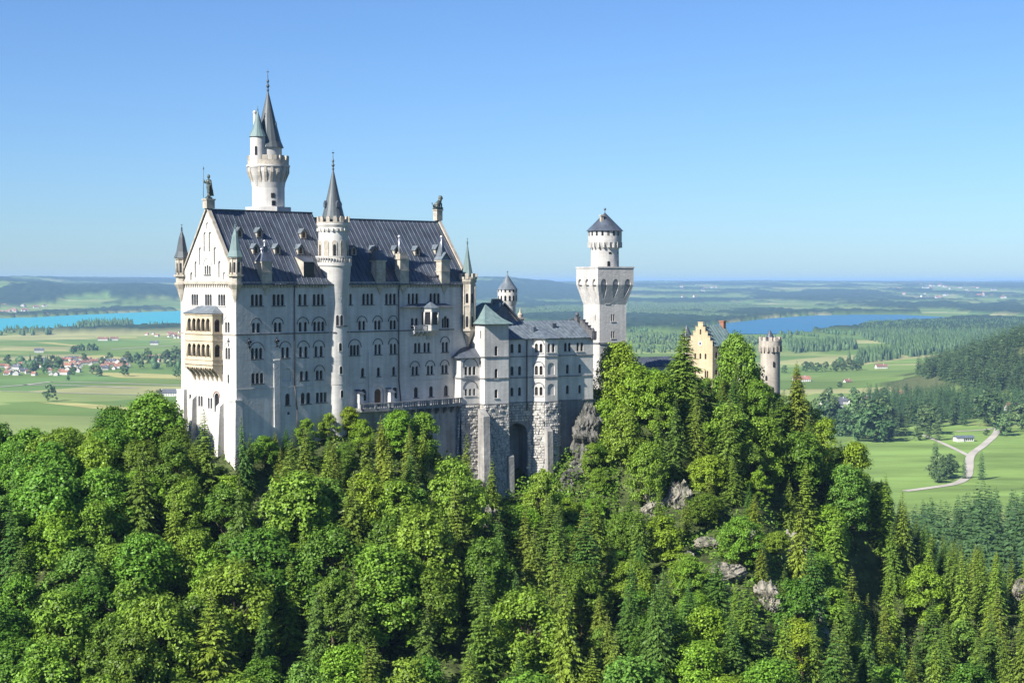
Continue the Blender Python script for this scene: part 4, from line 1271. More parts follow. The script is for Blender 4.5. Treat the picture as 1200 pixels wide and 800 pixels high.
face_with_holes(m, P, [(0,KB),(L,KB),(L,BASE-0.12),(0,BASE-0.12)], [(q, 4.0, True)])
m.build('arched_recess', 'retaining_stone', kem)
# plain masonry under the east part, its deep shadow put into dark stone
m = MB(D3)
P, L = Pk((k4e,0),(k5b,0))
m.add([P(0,KB,-0.6),P(L,KB,-0.6),P(L,BASE-0.12,0.02),P(0,BASE-0.12,0.02)], [(0,1,2,3)])
m.add([(k5b,0,KB),(k5b,13,KB),(k5b,13,BASE),(k5b,0,BASE)], [(0,1,2,3)])
m.add([(0,13,KB),(k5b,13,KB),(k5b,13,BASE),(0,13,BASE)], [(3,2,1,0)])
m.build('foundation_wall', 'retaining_stone', kem)
# buttresses leaning on the base
def kbut(px, v, w, d, zt, zb=KB):
    x = UK(px, 520, v)
    m = MB(D3)
    m.add([(x-w/2,v-d*1.6,zb),(x+w/2,v-d*1.6,zb),(x+w/2,v+1,zb),(x-w/2,v+1,zb),(x-w/2,v-d,zt-1.6),(x+w/2,v-d,zt-1.6),(x+w/2,v+1,zt),(x-w/2,v+1,zt)],
          [(3,2,1,0),(4,5,6,7),(0,1,5,4),(1,2,6,5),(2,3,7,6),(3,0,4,7)])
    m.build('buttress', 'weathered_stone', kem)
kbut(566.5, -3.2, 1.7, 1.4, -28.9); kbut(597.0, -2.7, 1.7, 0.7, -38.6); kbut(642, -k4d-0.5, 1.5, 1.0, -33.2); kbut(533, 2.2, 1.6, 1.4, -37)

# ------------------------------------------------------------------ knights' house behind: copper roof, gable, round turret, chimneys
kh_u, kh_v = UK(590,356,10.0), 10.0
kx, ky = FK.world(kh_u, kh_v)
HB = -40.0; D4 = -HB
kh = thing('knights_house', (kx, ky, HB), FK.a, 'house with pale green copper roof and grey gable behind the bower', 'castle building')
m = MB(D4)
m.box(-8.6, 0.4, HB, 4.2, 16, -12.0)
m.add([(-8.2,0,-12.0),(4.4,0,-9.6),(0,0,-5.4)], [(0,1,2)])
m.add([(-8.6,0.4,-12.0),(4.2,0.4,-12.0),(4.2,0.0,-9.4),(0,0,-5.6),(-7.6,0.0,-11.8)], [(0,1,2,3,4)])
m.build('wall', 'retaining_stone', kh)
m = MB(D4)
seam_slope(m, (-9.6,16,-12.2), (-9.6,-0.5,-12.2), (-4.0,-0.5,-8.6), (-4.0,15,-8.6), 1.2)
seam_slope(m, (-4.0,15,-8.6), (-4.0,-0.5,-8.6), (0,-0.5,-5.1), (0,10,-5.1), 1.2)
m.add([(-9.6,16,-12.2),(4.8,16,-9.9),(0,10,-5.1),(-4.0,15,-8.6)], [(0,1,2,3)])
m.build('roof', 'copper_green', kh)
m = MB(D4)
seam_slope(m, (4.8,-0.5,-9.9), (4.8,16,-9.9), (0,10,-5.1), (0,-0.5,-5.1), 1.2)
m.add([(-4.0,-0.62,-8.7),(0,-0.62,-5.2),(4.9,-0.62,-10.0),(4.9,-0.62,-9.6),(0,-0.62,-4.8),(-4.0,-0.62,-8.3)], [(0,1,4,5),(1,2,3,4)])
m.build('roof', 'slate_metal', kh)
def kh_local(px, py, v):   # surveyed in the bower's axes
    u, z = FK.uz(px, py, v); return u-kh_u, v-kh_v, z
x, y, z = kh_local(552, 372, 13)
m = MB(D4); m.box(x-1.0, y-0.8, HB, x+1.0, y+0.8, -7.6); m.box(x-1.2, y-1.0, -7.6, x+1.2, y+1.0, -7.1); m.box(x-0.9, y-0.7, -7.1, x+0.9, y+0.7, -6.5)
m.build('chimney', 'sandstone', kh)
m = MB(D4); m.tube((x+0.2,y,-6.5),(x+0.2,y,-4.6), 0.4, 0.35, 8); m.build('chimney_pot', 'iron', kh)
x, y, z = kh_local(609.5, 372, 12)
m = MB(D4); m.box(x-0.7, y-0.6, HB, x+0.7, y+0.6, -9.0); m.box(x-0.9, y-0.8, -9.0, x+0.9, y+0.8, -8.6); m.lathe([(0.55,-8.6),(0.7,-7.9),(0.3,-7.3),(0.12,-6.6),(1e-4,-6.0)], x, y, 8)
m.build('chimney', 'trim_stone', kh)
x, y, z = kh_local(583, 355, 14)
m = MB(D4); m.box(x-1.6,y-0.5,-9,x+1.4,y+0.5,-4.6)
for i in range(4): m.box(x-1.5+i*0.75, y-0.4, -4.6, x-1.1+i*0.75, y+0.4, -4.1)
m.build('chimney', 'slate_metal', kh)
# round turret
p = at_y(594.7, 340, 446)
rt = thing('round_turret', (p.x, p.y, HB), 0, 'small round turret with grey cone roof behind the copper-roofed house', 'tower')
m = MB(D4)
m.lathe([(2.1,HB),(2.1,-6.4),(2.55,-4.9),(2.55,-2.0),(2.3,-2.0)], 0, 0, 28)
m.build('wall', 'limestone', rt)
m = MB(D4)
for k in range(14):
    a = 2*math.pi*k/14; ca, sa = math.cos(a), math.sin(a)
    q = arch_poly(0, 0.6, -5.6, -4.0)
    m.add([(2.5*ca-x*sa+0.0, 2.5*sa+x*ca, z) for x, z in q], [tuple(range(len(q)))]) if False else None
    q = arch_poly(0, 0.55, -5.0, -3.6)
    m.add([(2.565*ca-x*sa, 2.565*sa+x*ca, z) for x, z in q], [tuple(range(len(q)))])
    q = arch_poly(0, 0.45, -2.75, -2.05, 'rect')
    m.add([(2.565*ca-x*sa, 2.565*sa+x*ca, z) for x, z in q], [tuple(range(len(q)))])
q = arch_poly(0, 0.6, -9.6, -7.6); a = -1.2
m.add([(2.12*math.cos(a)-x*math.sin(a), 2.12*math.sin(a)+x*math.cos(a), z) for x, z in q], [tuple(range(len(q)))])
m.build('slit_window', 'glass_dark', rt)
m = MB(D4); m.lathe([(1e-4,-2.0),(2.75,-2.05),(1.5,-0.4),(0.08,1.9)], 0, 0, 20); m.tube((0,0,1.8),(0,0,3.0), 0.07, 0.03, 5); m.ball((0,0,2.6), 0.2, n=6)
m.build('roof', 'grey_metal', rt)

# ------------------------------------------------------------------ square gate tower
p = at_y(702.6, 400, 430)
FT = Frame(p.x, p.y, 28.5)
GB = -42.0; D5 = -GB
SD = 7.9
sq = thing('square_tower', (FT.ox, FT.oy, GB), FT.a, 'square pale tower with overhanging arched top and round battlemented turret', 'tower')
m = MB(D5)
Pf = lambda a, b, d: (a, d, b); Pl = lambda a, b, d: (d, a, b)
OV = 1.35
def tface(P, flip, wins):
    ol = [(0,GB),(SD,GB),(SD,-2.0),(0,-2.0)]
    f = Facade(P, ol, D5)
    for a, z0, z1, w in wins:
        if w > 0.5: f.window([(a-0.3,0.45,z0,z1),(a+0.3,0.45,z0,z1)], 'rect', sill=PT, depth=0.3)
        else: f.window([(a,w,z0,z1)], 'rect', depth=0.3)
    f.face(m); return f
fu = lambda px, py: FT.uz(px, py, 0)[0]
fv = lambda px, py: FT.vz(px, py, 0)[0]
f1 = tface(Pf, 0, [(fu(711.8,352),-5.5,-3.9,0.9),(fu(718.3,372),-10.0,-8.2,0.9),(fu(718.3,392),-14.3,-12.5,0.9)])
f2 = tface(Pl, 1, [(fv(688,351),-5.3,-4.0,0.4),(fv(697.5,372),-9.9,-8.4,0.4)])
m.add([(SD,0,GB),(SD,SD,GB),(SD,SD,-2),(SD,0,-2)], [(0,1,2,3)]); m.add([(0,SD,GB),(SD,SD,GB),(SD,SD,-2),(0,SD,-2)], [(0,3,2,1)])
# corbelled head with pointed arches: piers slope out, arches between
ZT, ZA = 3.4, -0.9
for side in range(4):
    def T(a, d, z):     # a along the face from -OV to SD+OV, d outward
        if side == 0: return (a, -d, z)
        if side == 1: return (SD+d, a, z)
        if side == 2: return (SD-a, SD+d, z)
        return (-d, SD-a, z)
    n3 = 3; ZK, ZF = -0.8, -5.8
    cw = (SD+2*OV)/n3
    face_with_holes(m, lambda a_, b_, d_: T(a_, OV-d_, b_), [(-OV,ZK),(SD+OV,ZK),(SD+OV,ZT),(-OV,ZT)],
        [([(x, max(y, ZK+0.002)) for x, y in arch_poly(-OV+cw*(k+0.5), cw*0.52, ZK, 0.7, 'pointed', 10)], 0.5, True) for k in range(n3)])
    # the piers below slope back to the shaft, the niches run down to a point between them
    def Tl(a_, b_, d_):
        f = (b_-ZF)/(ZK-ZF); c_ = SD/2
        return T(c_+(a_-c_)*((SD/2+OV*f)/(SD/2+OV)), OV*f-d_, b_)
    face_with_holes(m, Tl, [(-OV,ZF),(SD+OV,ZF),(SD+OV,ZK),(-OV,ZK)],
        [([(c_-cw*0.26,ZK-0.002),(c_-cw*0.22,ZK-1.4),(c_,ZK-3.6),(c_+cw*0.22,ZK-1.4),(c_+cw*0.26,ZK-0.002)], 0.45, True) for c_ in [-OV+cw*(k+0.5) for k in range(n3)]])
m.add([(-OV-0.15,-OV-0.15,ZT),(SD+OV+0.15,-OV-0.15,ZT),(SD+OV+0.15,SD+OV+0.15,ZT),(-OV-0.15,SD+OV+0.15,ZT),(-OV-0.15,-OV-0.15,ZT+0.35),(SD+OV+0.15,-OV-0.15,ZT+0.35),(SD+OV+0.15,SD+OV+0.15,ZT+0.35),(-OV-0.15,SD+OV+0.15,ZT+0.35)],
      [(3,2,1,0),(4,5,6,7),(0,1,5,4),(1,2,6,5),(2,3,7,6),(3,0,4,7)])
m.build('wall', 'limestone_grey', sq)
f1.windows(sq); f2.windows(sq)
m = MB(D5); solid(m, Pf, -0.25, SD+0.25, -15.7, -15.3, -0.25, 0.0); solid(m, Pl, -0.25, SD+0.25, -15.7, -15.3, -0.25, 0.0)
m.build('string_course', 'retaining_stone', sq)
c = SD/2
m = MB(D5)
m.lathe([(3.6,ZT+0.3),(3.55,8.2),(3.6,8.3),(4.3,10.0),(4.3,12.9),(3.9,12.9)], c, c, 36)
for k in range(20):
    a = 2*math.pi*k/20; m.rbox(c+4.0*math.cos(a), c+4.0*math.sin(a), a-math.pi/2, 0.42, 0.8, 8.6, 10.0)
dr = m.build('round_turret', 'limestone_grey', sq)
g = MB(D5)
for k in range(18):
    a = 2*math.pi*(k+0.5)/18; ca, sa = math.cos(a), math.sin(a)
    q = arch_poly(0, 0.55, 11.6, 12.85, 'rect')
    g.add([(c+4.32*ca-x*sa, c+4.32*sa+x*ca, z) for x, z in q], [tuple(range(len(q)))])
for a, z0, z1 in ((-1.85,3.9,5.2),(-0.95,3.9,5.4),(-1.75,7.0,7.5),(-0.9,7.0,7.5)):
    q = arch_poly(0, 0.75, z0, z1, 'arch' if z1-z0 > 1 else 'rect'); ca, sa = math.cos(a-FT.a*0), math.sin(a)
    g.add([(c+3.63*ca-x*sa, c+3.63*sa+x*ca, z) for x, z in q], [tuple(range(len(q)))])
g.build('slit_window', 'glass_dark', dr)
g = MB(D5); g.lathe([(1e-4,12.9),(4.75,12.85),(2.6,15.0),(0.1,17.5)], c, c, 28); g.tube((c,c,17.4),(c,c,18.8), 0.09, 0.04, 5); g.ball((c,c,18.4), 0.32, n=8)
g.build('roof', 'slate_metal', dr)
g = MB(D5); g.box(c-2.1,c-1.6,13.5,c-1.3,c-0.9,16.6); g.box(c-2.25,c-1.75,16.6,c-1.15,c-0.75,16.9); g.build('chimney', 'trim_stone', dr)

# ------------------------------------------------------------------ connecting range with dark roof, half hidden by trees
p = at_y(741, 430, 452)
FC = Frame(p.x, p.y, 36)
cr = thing('connecting_wing', (FC.ox, FC.oy, -42), FC.a, 'long low wing with dark roof seen between the treetops beside the square tower', 'castle building')
m = MB(42); m.box(0, 0, -42, 17, 8, -22.6); m.build('wall', 'limestone_grey', cr)
m = MB(42)
seam_slope(m, (-0.4,-0.5,-22.7), (17.4,-0.5,-22.7), (17.4,4,-20.3), (-0.4,4,-20.3)); seam_slope(m, (17.4,8.5,-22.7), (-0.4,8.5,-22.7), (-0.4,4,-20.3), (17.4,4,-20.3))
m.add([(-0.4,-0.5,-22.7),(-0.4,4,-20.3),(-0.4,8.5,-22.7)], [(0,1,2)])
m.build('roof', 'slate_metal', cr)
m = MB(42)
for k in range(5): m.box(2+k*3.2, -0.06, -27.5, 3.0+k*3.2, 0.02, -25.6)
m.build('window', 'glass_dark', cr)
# base of the square tower: white lower storey
p0 = FT.world(-1.6, -1.2)
m = MB(D5); m.box(-1.4, -0.9, GB, SD+1.2, SD+1.0, -27.2)
m.build('lower_storey', 'limestone', sq)

# ------------------------------------------------------------------ gatehouse with yellow stepped gable
p = at_y(835, 420, 478)
FG = Frame(p.x, p.y, 40)
GH = -46.0; D6 = -GH
gh = thing('gatehouse', (FG.ox, FG.oy, GH), FG.a, 'yellow gatehouse with stepped gable, clock and blue-green roof among the trees', 'castle building')
gw, gl = 9.4, 9.5
zr_, ze_ = -12.4, -18.0
m = MB(D6)
Pg = lambda a, b, d: (d, a, b); Pgs = lambda a, b, d: (a, d, b)
steps = [(0,GH),(0,-18.0)]
ns = 5
for k in range(ns):
    steps += [(gw/2*(k)/ns, -18.0+1.3*(k+1)-1.3*0), (gw/2*(k+1)/ns if k < ns-1 else gw/2-0.5, -18.0+1.3*(k+1))]
left = [(a, b) for a, b in steps]
right = [(gw-a, b) for a, b in reversed(steps)]
fg = Facade(Pg, (left+right)[::-1], D6)
for a in (gw/2-2.0, gw/2, gw/2+2.0): fg.window([(a,0.7,-21.8,-20.2)], depth=0.3)
for a in (gw/2-2.4, gw/2+2.4): fg.window([(a-0.4,0.6,-27,-25),(a+0.4,0.6,-27,-25)], depth=0.3, sill=PT)
fg.window([(gw/2,0.6,-14.9,-13.4)], depth=0.3)
fg.face(m)
fgs = Facade(Pgs, [(0,GH),(gl,GH),(gl,ze_),(0,ze_)], D6)
for k in range(3):
    for z in (-21.5, -26.5): fgs.window([(1.6+k*3.0,0.9,z,z+1.8)], depth=0.3, sill=PT)
fgs.face(m)
m.add([(gl,0,GH),(gl,gw,GH),(gl,gw,ze_),(gl,gw/2,zr_),(gl,0,ze_)], [(0,1,2,3,4)]); m.add([(0,gw,GH),(gl,gw,GH),(gl,gw,ze_),(0,gw,ze_)], [(0,3,2,1)])
# step copings
for k in range(ns):
    for Q in ((lambda v: v), (lambda v: gw-v)):
        ya, yb = sorted((Q(gw/2*k/ns-0.1), Q(gw/2*(k+1)/ns+0.1)))
        m.box(-0.12, ya, -18.0+1.3*(k+1), 0.7, yb, -18.0+1.3*(k+1)+0.18)
m.build('wall', 'yellow_brick', gh)
fg.windows(gh); fgs.windows(gh)
m = MB(D6)
seam_slope(m, (0.4,-0.5,ze_-0.1), (gl+0.3,-0.5,ze_-0.1), (gl+0.3,gw/2,zr_), (0.4,gw/2,zr_)); seam_slope(m, (gl+0.3,gw+0.5,ze_-0.1), (0.4,gw+0.5,ze_-0.1), (0.4,gw/2,zr_), (gl+0.3,gw/2,zr_))
m.build('roof', 'copper_green', gh)
m = MB(D6)
n = 20; cz = -17.4
m.add([(-0.06, gw/2+0.75*math.cos(2*math.pi*k/n), cz+0.75*math.sin(2*math.pi*k/n)) for k in range(n)], [tuple(range(n))], 0)
m.add([(-0.08, gw/2+0.42*math.cos(2*math.pi*k/n), cz+0.42*math.sin(2*math.pi*k/n)) for k in range(n)], [tuple(range(n))], 1)
m.build('clock_face', ['house_wall','slate_roof_far'], gh)
m = MB(D6); m.box(gl-1.0,gw/2-0.9,-14,gl,gw/2+0.6,-11.5); m.box(gl-1.15,gw/2-1.05,-11.5,gl+0.15,gw/2+0.75,-11.1); m.box(gl-0.9,gw/2+1.6,-15,gl,gw/2+2.6,-12.6)
m.build('chimney', 'terracotta', gh)
m = MB(D6)
m.lathe([(1.3,GH),(1.3,-17.2),(1.5,-17),(1.5,-15.6)], 1.0, gw+1.6, 20); m.build('corner_turret', 'tower_stone', gh)
m = MB(D6); m.lathe([(1.65,-15.7),(0.06,-12.4)], 1.0, gw+1.6, 16); m.build('spire', 'slate_metal', gh)
# lower forework right of the gable, orange-and-white walls
m = MB(D6); m.box(gl-0.5,-3.0,GH,gl+5.5,4.0,-26.5)
m.build('forework', 'house_wall', gh)
m = MB(D6); seam_slope(m, (gl-1,-3.4,-26.6), (gl+6,-3.4,-26.6), (gl+6,1,-24.4), (gl-1,1,-24.4)); m.build('roof', 'copper_green', gh)
m = MB(D6); m.box(gl+0.4,-3.06,-31.5,gl+1.3,-2.98,-29); m.box(gl+3.4,-3.06,-31.5,gl+4.3,-2.98,-29); m.build('window', 'glass_dark', gh)
m = MB(D6); m.box(gl+0.2,-6.2,GH,gl+7.0,-3.1,-35.5); m.build('red_forework', 'yellow_brick', gh)
m = MB(D6); m.box(gl+0.15,-6.35,-35.7,gl+7.05,-5.85,-35.45)
for k in range(8): m.box(gl+0.2+k*0.9,-6.4,-35.5,gl+0.7+k*0.9,-5.8,-34.6)
m.build('battlement', 'pale_trim', gh)
# round gate tower
p = at_y(902.5, 430, 486)
gt = thing('round_tower', (p.x, p.y, GH), 0, 'stout round stone tower with battlements and a tiny cone, right of the gatehouse', 'tower')
m = MB(D6)
m.lathe([(2.95,GH),(2.75,-19.9),(3.2,-18.6),(3.2,-16.9),(2.7,-16.9),(1e-4,-16.9)], 0, 0, 36)
for k in range(16):
    a = 2*math.pi*k/16; m.rbox(3.0*math.cos(a), 3.0*math.sin(a), a-math.pi/2, 0.5, 0.7, -19.9, -18.2)
m.build('wall', 'tower_stone', gt)
m = MB(D6); m.lathe([(3.24,-17.05),(3.24,-16.8),(2.7,-16.8),(2.7,-17.05)], 0, 0, 36)
for k in range(11):
    a = 2*math.pi*k/11; m.rbox(2.98*math.cos(a), 2.98*math.sin(a), a-math.pi/2, 1.0, 0.45, -16.9, -15.7)
m.build('battlement', 'tower_stone', gt)
m = MB(D6); m.lathe([(0.9,-16.9),(0.9,-15.9),(1.25,-15.85),(0.05,-13.6)], -0.2, -0.6, 14); m.build('cone_roof', 'slate_metal', gt)
m = MB(D6)
for a, z0, z1 in ((-1.35,-24.2,-22.6),(-1.45,-31.5,-29.8),(-2.1,-28,-26.6)):
    q = arch_poly(0, 0.6, z0, z1); ca, sa = math.cos(a), math.sin(a)
    m.add([(2.9*ca-x*sa, 2.9*sa+x*ca, z) for x, z in q], [tuple(range(len(q)))])
m.build('slit_window', 'glass_dark', gt)
# ------------------------------------------------------------------ ground: one sheet out to the horizon
def build_ground():
    na, nr = 760, 640
    # finer sectors in the direction of view
    aa = np.concatenate([np.linspace(-75, -24, 60, endpoint=False), np.linspace(-24, 24, na-120, endpoint=False), np.linspace(24, 75, 60)])
    rr = 12.0*np.exp(np.linspace(0, math.log(62000/12.0), nr))
    A, Rr = np.meshgrid(np.radians(aa), rr)
    X, Y = Rr*np.sin(A), Rr*np.cos(A)
    Z = ground_z(X, np.maximum(Y, 5))
    D = Rr
    # woods on the far hills raise the surface by a tree's height
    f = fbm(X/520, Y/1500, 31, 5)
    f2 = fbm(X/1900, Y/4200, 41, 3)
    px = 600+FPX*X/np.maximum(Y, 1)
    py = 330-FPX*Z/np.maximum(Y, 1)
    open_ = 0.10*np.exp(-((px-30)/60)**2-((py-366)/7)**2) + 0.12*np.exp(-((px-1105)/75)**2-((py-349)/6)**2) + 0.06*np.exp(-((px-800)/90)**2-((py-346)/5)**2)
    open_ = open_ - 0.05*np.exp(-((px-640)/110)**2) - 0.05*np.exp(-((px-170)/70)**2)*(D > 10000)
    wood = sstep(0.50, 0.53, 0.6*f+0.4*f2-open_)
    far = sstep(6300, 6500, D)
    # the shore meadows and the lakes themselves stay open
    wood = wood*far
    hillw = np.exp(-((X-1050)/330)**2-((Y-2960)/430)**2)+0.6*np.exp(-((X-850)/120)**2-((Y-2900)/200)**2)
    wood2 = sstep(0.22, 0.3, hillw)*(fbm(X/90, Y/130, 55) > 0.36)
    wood = np.maximum(wood, 0)
    for poly in LAKE_POLYS:
        inl = in_poly(X, Y, poly)
        wood = np.where(inl, 0, wood)
        Z = np.where(inl, VAL-1.5, Z)
    Z = Z + 20*wood*(0.8+0.5*_hash(np.floor(X/30), np.floor(Y/120), 3))
    forest_floor = 1-sstep(700, 1150, D)
    V = np.stack([X, Y, Z], -1).reshape(-1, 3)
    nA = len(aa)
    i, j = np.meshgrid(np.arange(nr-1), np.arange(nA-1), indexing='ij')
    b = (i*nA+j).ravel()
    F = np.stack([b, b+1, b+nA+1, b+nA], -1)
    me = np_mesh('ground', V, F, ['ground'])
    me.polygons.foreach_set('use_smooth', np.ones(len(F), bool))
    at = me.attributes.new('wood', 'FLOAT', 'POINT'); at.data.foreach_set('value', wood.ravel().astype(np.float32))
    at = me.attributes.new('floor', 'FLOAT', 'POINT'); at.data.foreach_set('value', np.maximum(forest_floor, wood2*0.9).ravel().astype(np.float32))
    o = bpy.data.objects.new('ground', me); COL.objects.link(o)
    tag(o, kind='structure')
def in_poly(X, Y, poly):
    c = np.zeros(X.shape, bool)
    for (x0,y0),(x1,y1) in zip(poly, poly[1:]+poly[:1]):
        cond = ((y0 > Y) != (y1 > Y))
        with np.errstate(divide='ignore', invalid='ignore'):
            xi = (x1-x0)*(Y-y0)/(y1-y0+1e-12)+x0
        c ^= cond & (X < xi)
    return c
def ground_mat():
    m = bpy.data.materials.new('ground'); m.use_nodes = True
    t = m.node_tree; N = t.nodes; L = t.links
    b = N['Principled BSDF']; b.inputs['Roughness'].default_value = 0.95; b.inputs['Specular IOR Level'].default_value = 0.05
    g = N.new('ShaderNodeNewGeometry')
    mp = N.new('ShaderNodeMapping'); mp.inputs['Scale'].default_value = (1/420, 1/260, 0); mp.inputs['Rotation'].default_value = (0, 0, 0.35)
    L.new(g.outputs['Position'], mp.inputs['Vector'])
    vo = N.new('ShaderNodeTexVoronoi'); vo.distance = 'CHEBYCHEV'; vo.inputs['Scale'].default_value = 1.0; vo.inputs['Randomness'].default_value = 0.8
    L.new(mp.outputs[0], vo.inputs['Vector'])
    sx = N.new('ShaderNodeSeparateColor'); L.new(vo.outputs['Color'], sx.inputs[0])
    rp = N.new('ShaderNodeValToRGB'); rp.color_ramp.interpolation = 'CONSTANT'
    e = rp.color_ramp.elements
    e[0].position = 0.0; e[0].color = (0.120, 0.185, 0.046, 1)
    for p, c in ((0.22,(0.150,0.215,0.058,1)),(0.5,(0.125,0.20,0.052,1)),(0.62,(0.20,0.25,0.08,1)),(0.80,(0.30,0.30,0.13,1))):
        k = e.new(p); k.color = c
    e[-1].position = 0.9; e[-1].color = (0.12, 0.20, 0.06, 1)
    L.new(sx.outputs[0], rp.inputs[0])
    n = N.new('ShaderNodeTexNoise'); n.inputs['Scale'].default_value = 0.004; n.inputs['Detail'].default_value = 8
    L.new(g.outputs['Position'], n.inputs['Vector'])
    mr = N.new('ShaderNodeMapRange'); mr.inputs['From Min'].default_value = 0.3; mr.inputs['From Max'].default_value = 0.7
    mr.inputs['To Min'].default_value = 0.78; mr.inputs['To Max'].default_value = 1.2
    L.new(n.outputs['Fac'], mr.inputs['Value'])
    mx = N.new('ShaderNodeMix'); mx.data_type = 'RGBA'; mx.blend_type = 'MULTIPLY'; mx.inputs['Factor'].default_value = 1
    L.new(rp.outputs[0], mx.inputs['A']); L.new(mr.outputs[0], mx.inputs['B'])
    # woods
    aw = N.new('ShaderNodeAttribute'); aw.attribute_name = 'wood'
    m2 = N.new('ShaderNodeMix'); m2.data_type = 'RGBA'
    L.new(aw.outputs['Fac'], m2.inputs['Factor']); L.new(mx.outputs['Result'], m2.inputs['A'])
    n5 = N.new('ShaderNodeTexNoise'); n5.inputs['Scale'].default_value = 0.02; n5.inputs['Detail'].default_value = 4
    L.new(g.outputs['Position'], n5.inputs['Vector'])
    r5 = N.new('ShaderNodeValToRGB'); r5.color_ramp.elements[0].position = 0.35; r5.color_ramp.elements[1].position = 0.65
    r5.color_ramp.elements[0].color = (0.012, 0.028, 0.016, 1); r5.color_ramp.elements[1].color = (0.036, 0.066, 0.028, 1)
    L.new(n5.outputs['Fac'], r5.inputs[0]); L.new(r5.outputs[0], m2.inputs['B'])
    # forest floor near the castle: leaf mould, moss and grass, grey rock on the steep faces
    af = N.new('ShaderNodeAttribute'); af.attribute_name = 'floor'
    n2 = N.new('ShaderNodeTexNoise'); n2.inputs['Scale'].default_value = 0.35; n2.inputs['Detail'].default_value = 8
    L.new(g.outputs['Position'], n2.inputs['Vector'])
    r2 = N.new('ShaderNodeValToRGB')
    r2.color_ramp.elements[0].position = 0.35; r2.color_ramp.elements[0].color = (0.035, 0.045, 0.018, 1)
    r2.color_ramp.elements[1].position = 0.68; r2.color_ramp.elements[1].color = (0.095, 0.12, 0.045, 1)
    L.new(n2.outputs['Fac'], r2.inputs[0])
    m3 = N.new('ShaderNodeMix'); m3.data_type = 'RGBA'
    L.new(af.outputs['Fac'], m3.inputs['Factor']); L.new(m2.outputs['Result'], m3.inputs['A']); L.new(r2.outputs[0], m3.inputs['B'])
    L.new(m3.outputs['Result'], b.inputs['Base Color'])
    MAT['ground'] = m
def valley(pts, z=VAL): return [tuple(at_z(px, py, z)[:2]) for px, py in pts]
LAKE_PX = {
 'left': [(-60,373.5),(0,372.5),(40,371.5),(70,370),(120,367.5),(160,365.8),(213,364),(330,363),(330,384),(213,385),(150,386),(100,388.3),(60,390),(0,391.5),(-60,393)],
 'right': [(806,385.5),(850,378.5),(900,373),(950,369.6),(1000,368.4),(1050,368.4),(1090,370.5),(1140,373.4),(1090,378),(1020,383),(1003,386.5),(960,389.5),(900,391.5),(830,391)],
}
LAKE_POLYS = [valley(v) for v in LAKE_PX.values()]
ground_mat()
build_ground()
def water_mat(name, col):
    m = mat(name, col, 0.35, 0.25)
    t = m.node_tree; N = t.nodes; L = t.links; b = N['Principled BSDF']
    g = N.new('ShaderNodeNewGeometry')
    n = N.new('ShaderNodeTexNoise'); n.inputs['Scale'].default_value = 0.05; n.inputs['Detail'].default_value = 6
    L.new(g.outputs['Position'], n.inputs['Vector'])
    bp = N.new('ShaderNodeBump'); bp.inputs['Strength'].default_value = 0.4; bp.inputs['Distance'].default_value = 2.0
    L.new(n.outputs['Fac'], bp.inputs['Height']); L.new(bp.outputs[0], b.inputs['Normal'])
water_mat('water_turquoise', (0.03, 0.33, 0.36))
water_mat('water_blue', (0.014, 0.115, 0.205))
def sheet(name, poly, m, z, kind='structure', follow=False):
    me = bpy.data.meshes.new(name)
    bm = bmesh.new()
    vs = [bm.verts.new((x, y, (gz(x, y)+0.5) if follow else z)) for x, y in poly]
    f = bm.faces.new(vs)
    bmesh.ops.triangulate(bm, faces=[f])
    bm.to_mesh(me); bm.free()
    if len(me.polygons) and me.polygons[0].normal.z < 0: me.flip_normals()
    me.materials.append(MAT[m])
    o = bpy.data.objects.new(name, me); COL.objects.link(o)
    return tag(o, kind=kind)
sheet('lake', LAKE_POLYS[0], 'water_turquoise', VAL+0.6)
sheet('lake', LAKE_POLYS[1], 'water_blue', VAL+0.6)

# fields that stand out by crop or mowing
FIELDS = [
 ('hay_field', [(42,471),(90,472),(150,476.5),(152,480),(110,478.5),(80,475)]),
 ('hay_field', [(100,436),(160,437),(213,439),(213,444),(140,442.5)]),
 ('hay_field', [(92,417),(120,416),(150,419),(149,421),(107,420.5)]),
 ('hay_field', [(40,401),(60,401),(97,405),(90,406)]),
 ('hay_field', [(112,394),(160,394.5),(161,396),(113,396)]),
 ('hay_field', [(60,390.5),(97,387.6),(104,389),(80,391.5)]),
 ('lime_meadow', [(1000,429),(1060,421),(1118,416),(1122,430),(1060,434),(1010,440)]),
 ('lime_meadow', [(960,452),(1020,447),(1075,437),(1120,429),(1126,443),(1090,449),(1010,456)]),
 ('lime_meadow', [(985,520),(1030,503),(1060,500),(1110,496),(1160,500),(1210,498),(1290,500),(1300,590),(1210,600),(1100,600),(1040,590),(980,560)]),
 ('hay_field', [(945,450.5),(1000,450),(1060,449),(1120,446),(1122,450),(1060,452.5),(1000,453.5)]),
 ('lime_meadow', [(960,464),(1020,458),(1090,455),(1090,472),(1020,480),(960,474)]),
]
for k, (mname, pts) in enumerate(FIELDS):
    sheet('field', valley(pts, VAL+0.3), mname, VAL+0.3)
